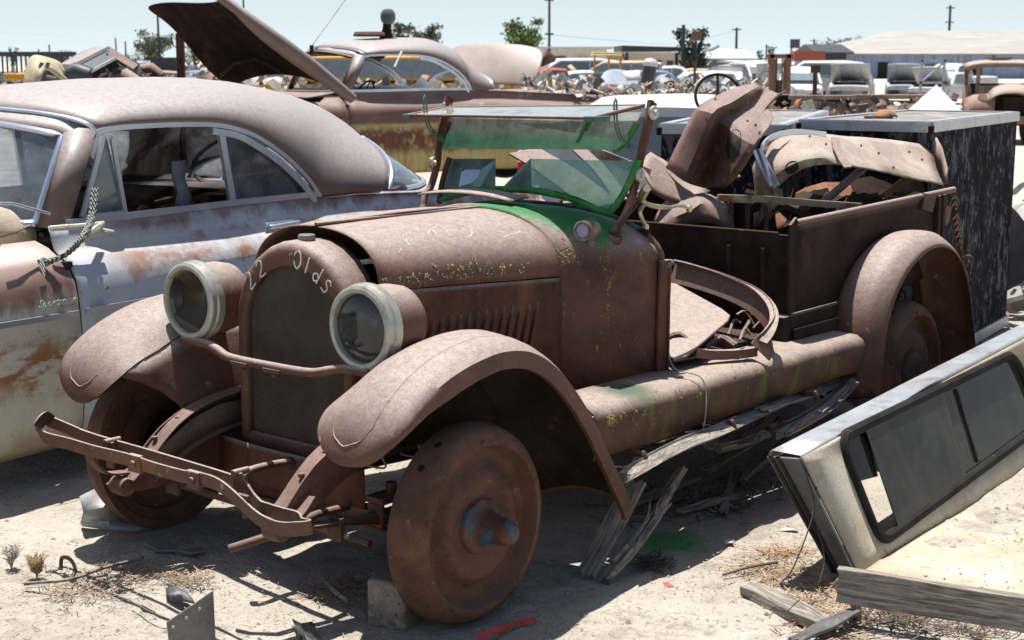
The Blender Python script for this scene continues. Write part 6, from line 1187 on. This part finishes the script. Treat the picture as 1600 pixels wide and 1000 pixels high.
# left background: tan nose panel and flatbed of parts
M_tan=C_tan
m=MB(); J=[[(38,128,13.0),(44,100,13.0),(52,88,13.1),(70,90,13.2),(92,98,13.4),(100,112,13.6)],[(40,132,12.6),(48,104,12.6),(58,92,12.7),(76,96,12.8),(90,104,13.0),(98,120,13.2)],[(60,136,12.4),(64,118,12.4),(72,108,12.5),(82,112,12.6),(92,120,12.8),(112,130,13.0)]]
m.grid(pgrid(J,3)); T=wthing(m,'tan_nose_panel',M_tan,'tan rounded nose panel with two square vents behind the pale blue hardtop','body panel',solid=.02)
for px in (66,76):
    m=MB(); m.prism([at(px-3,97,12.55),at(px+3,98.5,12.58),at(px,106,12.5),at(px-6,104.5,12.47)],(0,-.01,0)); m.obj('vent',M_black,T,smooth=False)
Q4=lambda L:[at(*q) for q in L]
T=thing('hood_panel','brown hood panel with a bright edge on the parts pile at the upper left','hood panel',loc=at(140,90,14.5)); IO=-Vector(T.location)
def loc4(L): return [p+IO for p in Q4(L)]
m=MB(); m.prism(loc4([(94,100,15.2),(128,80,15.2),(152,72,15.1),(172,73,14.6),(146,86,14.4),(118,101,14.3)]),(0,0,-.03)); m.obj('panel',M_roof,T,ang=20)
m=MB(); m.prism(loc4([(172,73,14.6),(216,101,15.0),(208,108,14.5),(166,82,14.2)]),(0,0,-.03)); m.obj('far_panel',M_side,T,smooth=False)
m=MB(); m.strap(loc4([(116,102,14.25),(171,74,14.35)]),.03,.02,up=(0,0,1)); m.obj('bright_edge',C_white,T); m=MB(); m.strap(loc4([(142,112,13.9),(180,91,14.05)]),.025,.02,up=(0,0,1)); m.obj('bright_edge',C_white,T)
m=MB(); m.prism(Q4([(122,104,14.1),(168,80,14.3),(180,91,14.1),(142,111,13.95)]),(0,.03,0)); wthing(m,'grille_panel',plain('dark_grille',(.14,.15,.16,1),.4,metal=.3),'grey grille panel hanging under the brown hood panel at the upper left','panel',smooth=False)
for i,(a,b,r_,mt,lb) in enumerate(((at(182,114,14.3),at(215,124,14.6),.05,M_black,'black tube under the brown hood panel'),(at(100,122,13.9),at(140,120,13.9),.09,C_dark,'dark square duct left of the grille panel'),(at(180,126,14.4),at(214,134,14.3),.09,M_side,'brown curved fender tip under the black tube'),(at(222,112,16),at(250,122,16),.08,M_side,'rusty round box beside the iron post at the upper left'))):
    m=MB(); m.tube([a,a.lerp(b,.5)+Vector((0,0,.05)),b],r_,10); wthing(m,['tube','duct','fender_tip','box'][i],mt,lb,['tube','duct','fender','box'][i])
heap('dark pile of parts under the brown hood panel at the upper left',98,232,140,lambda u:102+24*abs(u-.45),15.6,.8,420,M_heap3,.06,.24,12,'parts_pile')
# ---- buildings
def bld(name,label,x0,x1,yb,yt,D,mat,roofmat,rise=0,depth=12,over=.6,doors=(),hip=0,cat='building'):
    s_=D/2378; xa,xb=(x0-800)*s_,(x1-800)*s_; H=1.75-(yt-95)*s_; T=thing(name,label,cat,loc=((xa+xb)/2,D,0)); w_=(xb-xa)
    m=MB(); m.box((0,depth/2,H/2),(w_,depth,H)); wl=m.obj('wall',mat,T)
    m=MB(); o_=over; r_=rise
    m.add([(-w_/2-o_,-o_,H),(w_/2+o_,-o_,H),(w_/2+o_,depth+o_,H),(-w_/2-o_,depth+o_,H),(-w_/2-o_+hip,depth/2,H+r_),(w_/2+o_,depth/2,H+r_),(-w_/2-o_,-o_,H+.12),(w_/2+o_,-o_,H+.12),(w_/2+o_,depth+o_,H+.12),(-w_/2-o_,depth+o_,H+.12)],
          [(0,1,2,3),(0,6,7,1),(1,7,5,8,2),(2,8,9,3),(3,9,4,6,0),(6,4,5,7),(4,9,8,5)]); m.obj('roof',roofmat,T,smooth=False)
    for (a,b,yy,col,nm) in doors:
        h_=1.75-(yy-95)*s_; m=MB(); m.box((((a+b)/2-800)*s_-(xa+xb)/2,-.03,h_/2),((b-a)*s_,.08,h_)); m.obj(nm,col,T)
    return T
B_grey=plain('grey_siding',(.52,.52,.49,1),.8,spots=[((.42,.42,.4,1),.6,.45,.6)]); B_tan=plain('tan_siding',(.50,.44,.36,1),.8); B_blue=plain('blue_grey_corrugated',(.27,.34,.48,1),.7,spots=[((.17,.20,.28,1),.5,.5,.65,(3,1,.3)),((.22,.18,.15,1),1.1,.6,.7,(3,1,.4))],vscale=.6); B_roof=plain('pale_metal_roof',(.34,.33,.31,1),.7,spots=[((.27,.235,.20,1),1.1,.42,.66,(.2,2.2,1)),((.26,.2,.16,1),3,.58,.7,(.3,2,1))],vscale=.5,var=.06); B_wroof=plain('white_roof',(.52,.53,.53,1),.6)
bld('long_shed','long blue grey metal shed with a pale rust streaked roof at the upper right','_' and 1318,1760,112,86,150,B_blue,B_roof,rise=2.6,depth=26,hip=8.5,doors=[(1372,1388,97,M_black,'door'),(1440,1462,100,plain('grey_door',(.10,.12,.15,1)),'door'),(1520,1535,98,M_black,'door')])
bld('workshop','grey building with white roof edge and dark garage openings left of the yellow loader',850,948,106,76,110,B_grey,B_wroof,rise=.1,doors=[(866,884,88,M_black,'garage_door'),(906,920,90,M_black,'garage_door')])
bld('tan_building','low tan building behind the carport',948,1068,106,84,118,B_tan,B_wroof,rise=.1,doors=[(1024,1034,94,C_dark,'window'),(1042,1052,95,C_dark,'window')])
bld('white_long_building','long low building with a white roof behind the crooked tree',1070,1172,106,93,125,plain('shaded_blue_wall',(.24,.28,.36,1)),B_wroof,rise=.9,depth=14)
bld('white_long_building','small low white roofed building just right of the other long white roof',1150,1200,108,98,118,B_grey,B_wroof,rise=.2,depth=8)
bld('dark_low_building','dark low shed roof between the forklift mast and the pole',1144,1186,104,93,160,C_dark,C_dark,rise=.3)
bld('dark_lean_to','dark lean-to roof joined to the left end of the long shed',1282,1322,106,84,140,C_dark,C_dark,rise=.9,depth=10)
bld('low_fence_wall','low grey wall in front of far trees behind the hardtop hood panel',640,855,106,92,170,C_dark,C_dark,rise=.1,depth=1,over=0,cat='wall')
# red stacked racks
T=thing('red_container','red rusty stack of racks left of the lean-to roof','container',loc=((1262-800)*.042,100,0)); m=MB(); m.box((0,0,2.05),(2.0,1.6,.65)); [m.box((-.9+.3*k,-.82,2.05),(.05,.05,.66)) for k in range(7)]; m.obj('box',plain('orange_red',(.38,.10,.06,1),.7,spots=[((.2,.12,.1,1),1.5,.5,.65)]),T); m=MB(); m.box((0,0,1.45),(2.6,1.4,.08)); [m.box((x_,0,.7),(.07,.07,1.4)) for x_ in (-1.2,-.4,.4,1.2)]; m.obj('rack',C_dark,T)
T=thing('billboard','small dark billboard on a pole above the forklift mast','billboard',loc=((1240-800)*.0757,180,0)); m=MB(); m.box((0.1,0,3.75),(1.15,.2,1.05)); m.obj('panel',plain('billboard_back',(.09,.10,.14,1)),T); m=MB(); m.tube([(-.3,0,0),(-.3,0,3.3)],.1,8); m.obj('pole',C_dark,T)
T=thing('sign','rusty square sign on a thin post in front of the crooked tree','sign',loc=((1087-800)*.0255,60.5,0)); m=MB(); m.box((0,0,2.72),(.40,.06,.36)); m.obj('panel',C_rust,T); m=MB(); m.tube([(0,0,0),(0,0,2.6)],.03,6); m.obj('post',C_dark,T)
T=thing('grey_rack','pale steel rack frame in front of the long shed','rack',loc=((1459-800)*.0252,60,0))
m=MB(); [m.box((x_,0,.9),(.09,.09,1.85)) for x_ in (-.45,.45)]; m.box((0,0,1.75),(1.0,.09,.09)); m.box((0,0,.9),(1.0,.09,.09)); m.tube([(-.45,0,.9),(.45,0,1.7)],.04,6); m.obj('frame',C_steel,T)
# carport
D=78; s_=D/2378; T=thing('carport','dark open carport roof on posts in the centre background','carport',loc=((1038-800)*s_,D,0)); cx=1038
zt_=1.75+(95-72)*s_
m=MB(); m.prism([Vector(((967-cx)*s_,-2,zt_)),Vector(((1106-cx)*s_,-2,1.75+(95-76)*s_)),Vector(((1102-cx)*s_,-2,1.75+(95-80)*s_)),Vector(((967-cx)*s_,-2,1.75+(95-81)*s_))],(0,6,0)); m.obj('roof',plain('dark_green_roof',(.05,.065,.06,1)),T)
for px in (976,1052,1093): m=MB(); m.box(((px-cx)*s_,-1.5,1.0),(.15,.15,2.3)); m.obj('post',C_dark,T)
m=MB(); m.strap([Vector(((970-cx)*s_,-1.5,2.1)),Vector(((978-cx)*s_,-1.5,1.2))],.08,.08,up=(1,0,0)); m.obj('strut',C_dark,T)
m=MB(); p=at(1118,70,70); m.grid([[at(1098,78,70),at(1112,74,70),at(1124,68,70)],[at(1098,82,70),at(1114,80,70),at(1124,74,70)]]); wthing(m,'white_awning',C_white,'small white awning tip right of the carport','awning',solid=.05)
# left fence
T=thing('dark_fence','tall dark slatted fence with a top rail at the far left','fence',loc=((22-800)*.0164,39,0)); m=MB(); random.seed(4)
for i in range(26): m.box((-1.5+i*.12,0,.95),(.045,.03,1.9+random.uniform(-.08,.08)))
m.obj('slats',C_dark,T); m=MB(); m.box((0,0,1.92),(3.2,.05,.12)); m.box((0,0,1.2),(3.2,.05,.06)); m.obj('rail',C_dark,T)
m=MB(); m.box((0,0,0),(.7,.3,.18)); o=wthing(m,'yellow_beam',C_yel,'yellow orange beam in the scrap in front of the dark fence','beam',bevel=.04); o.location=at(30,120,36)
for x0,x1,y,D_,lb in ((45,98,86,60,'dark wall beyond the tan nose panel'),(235,275,92,55,'dark wall left of the iron post')):
    bld('dark_wall',lb,x0,x1,120,y+3,D_,C_dark,C_dark,rise=.05,depth=.4,over=0,cat='wall')
# ---- poles and wires
def upole(label,px,yt,D,r_=.12,arms=(),base=0):
    T=thing('utility_pole',label,'pole',loc=((px-800)/2378*D,D,0)); H=1.75-(yt-95)/2378*D; m=MB(); m.tube([(0,0,0),(0,0,H)],[r_,r_*.75],8); m.obj('shaft',C_dark,T)
    for y in arms: m=MB(); z=1.75-(y-95)/2378*D; m.box((0,0,z),(14/2378*D,.12,.12)); m.obj('crossarm',C_dark,T)
    return T
upole('thin dark pole rising behind the raised hood, left of it',249,16,60,.055); upole('short pole end above the raised hood at the top edge',383,-10,90,.07)
upole('tall slim pole with a small crossarm behind the open deck lid',858,-12,110,.11,(2,54)); upole('utility pole with a crossarm right of the crooked tree',1150,44,150,.15,(47,)); upole('utility pole above the roof of the long shed',1481,10,190,.2,(14,36))
upole('dark stump pole inside the crooked tree',1067,40,75,.12); upole('faint far pole left of the long shed',1271,62,260,.2,(64,)); upole('faint far pole beside the shed roof',1354,60,260,.2,(62,)); 
for px,yt,lb in ((61,77,'short pole at the far left'),(78,70,'second short pole at the far left'),(182,60,'thin pole left of the far tree'),(197,65,'short pole just left of the far tree'),(1197,70,'faint short pole left of the billboard')): upole(lb,px,yt,110,.07)
def wire(label,pts,r_=.03):
    m=MB(); m.tube(cr([at(*q) for q in pts],6),r_,4,caps=False); wthing(m,'power_line',C_steel,label,'wire')
wire('thin power line crossing the sky at the left',[(-60,48,110),(90,54,110),(250,57,110),(420,56,110)],.018); wire('thin power line from the tall slim pole to the right',[(858,54,110),(960,63,115),(1060,68,130),(1150,48,150)],.018)
# ---- trees
def leafmat(name,a,b): 
    m=NT(name); g=m.geo('Random Per Island'); c=m.mix(g,a,b); c=m.mix(m.ramp(m.noise(.9,3,.6),.35,.65),sc(a,.55),c); return m.fin(c,.7,0,None,.2)
L_grey=leafmat('grey_green_leaves',(.11,.13,.09,1),(.20,.22,.15,1)); L_bright=leafmat('bright_green_leaves',(.11,.16,.04,1),(.22,.27,.09,1)); L_dark=leafmat('dark_leaves',(.03,.045,.02,1),(.07,.09,.04,1))
def tree(label,px,yt,D,wpx,mat,seed,n=2200,trunk=.18,low=.35,bare=0,name='tree'):
    random.seed(seed); s_=D/2378; H=1.75+(95-yt)*s_; W_=wpx*s_/2; T=thing(name,label,'tree',loc=((px-800)*s_,D,0)); m=MB(); tips=[]
    m.tube(cr([(0,0,-.2),(.05*W_,0,H*.25),(-.04*W_,0,H*.5),(.03*W_,0,H*.72)],4),[trunk*(1-.05*i) for i in range(13)],7)
    for i in range(9+bare):
        a=random.uniform(0,2*PI); z0=H*random.uniform(.28,.6); r_=W_*random.uniform(.4,.95); z1=z0+(H-z0)*random.uniform(.3,.9); p=Vector((0,0,z0)); q=Vector((math.cos(a)*r_,math.sin(a)*r_,z1)); mid=p.lerp(q,.5)+Vector((0,0,-.06*H*random.random())); P=cr([p,mid,q],3); m.tube(P,[trunk*.45*(1-k/len(P))+.015 for k in range(len(P))],5); tips+=[q,mid]
    m.obj('trunk',C_dark if bare else M_bark,T)
    m=MB(); cl=[t+Vector((random.uniform(-.3,.3)*W_,random.uniform(-.3,.3)*W_,random.uniform(-.1,.15)*H)) for t in tips for _ in range(2)]+[Vector((random.uniform(-.6,.6)*W_,random.uniform(-.5,.5)*W_,H*random.uniform(low+.1,.93))) for _ in range(8)]
    cl=[Vector((max(-W_*.85,min(W_*.85,c_.x)),c_.y,min(H*.95,max(H*low,c_.z)))) for c_ in cl]
    for i in range(n):
        c_=random.choice(cl); R_=min(W_*.30,H*.12); p=c_+Vector((random.gauss(0,1),random.gauss(0,1),random.gauss(0,.7)))*R_*.55; l=random.uniform(.5,1)*H*.028; E=Euler((random.uniform(0,6),random.uniform(0,6),random.uniform(0,6))).to_matrix()
        m.add([p+E@Vector((-l,-l*.6,0)),p+E@Vector((l,-l*.6,0)),p+E@Vector((l*.7,l*.7,l*.2)),p+E@Vector((-l*.7,l*.6,0))],[(0,1,2,3)])
    m.obj('crown',mat,T,smooth=False,ang=180); return T
tree('rounded grey green tree beyond the parts pile at the upper left',238,49,140,56,L_grey,1); tree('low olive bush tree under the tip of the raised hood',305,68,120,62,L_grey,2,1100,low=.2); tree('low grey trees right of the short poles',205,82,170,40,L_grey,3,700,low=.2)
tree('bright green tree left of the tall slim pole',820,31,120,58,L_bright,4,1700,low=.45); tree('grey green tree above the roof of the brown and yellow hardtop, right one',664,40,150,50,L_grey,5); tree('grey green tree above the roof of the brown and yellow hardtop, left one',630,37,150,34,L_grey,6,900)
tree('crooked dark tree with bare branches behind the carport',1082,44,76,50,L_dark,7,900,.25,.35,8); tree('dark bush at the foot of the crooked tree',1090,86,74,36,L_dark,8,700,.1,.1)
for i,(px,yt,w_) in enumerate(((1285,67,40),(1308,62,40),(1330,57,40))): tree(['grey green tree over the red container','grey green tree over the dark lean-to roof','tallest grey green tree at the left end of the shed roof'][i],px,yt,230,w_,L_grey,10+i,900)
for i,(px,yt) in enumerate(((1117,77),(1128,84),(1156,76),(1170,80),(1188,78),(1204,72))): tree('small far tree on the horizon, number %s from the left between carport and forklift mast'%['one','two','three','four','five','six'][i],px,yt,260,14,L_dark,30+i,350)
tree('far low tree at the far left beyond the fence',20,73,150,14,L_grey,40,300); tree('second far low tree beyond the dark wall at the left',104,77,150,18,L_grey,41,300); tree('faint far tree line behind the open deck lid',690,85,240,60,L_grey,42,500,low=.1)
tree('faint low trees between the tall slim pole and the carport',770,84,240,60,L_grey,43,500,low=.1)
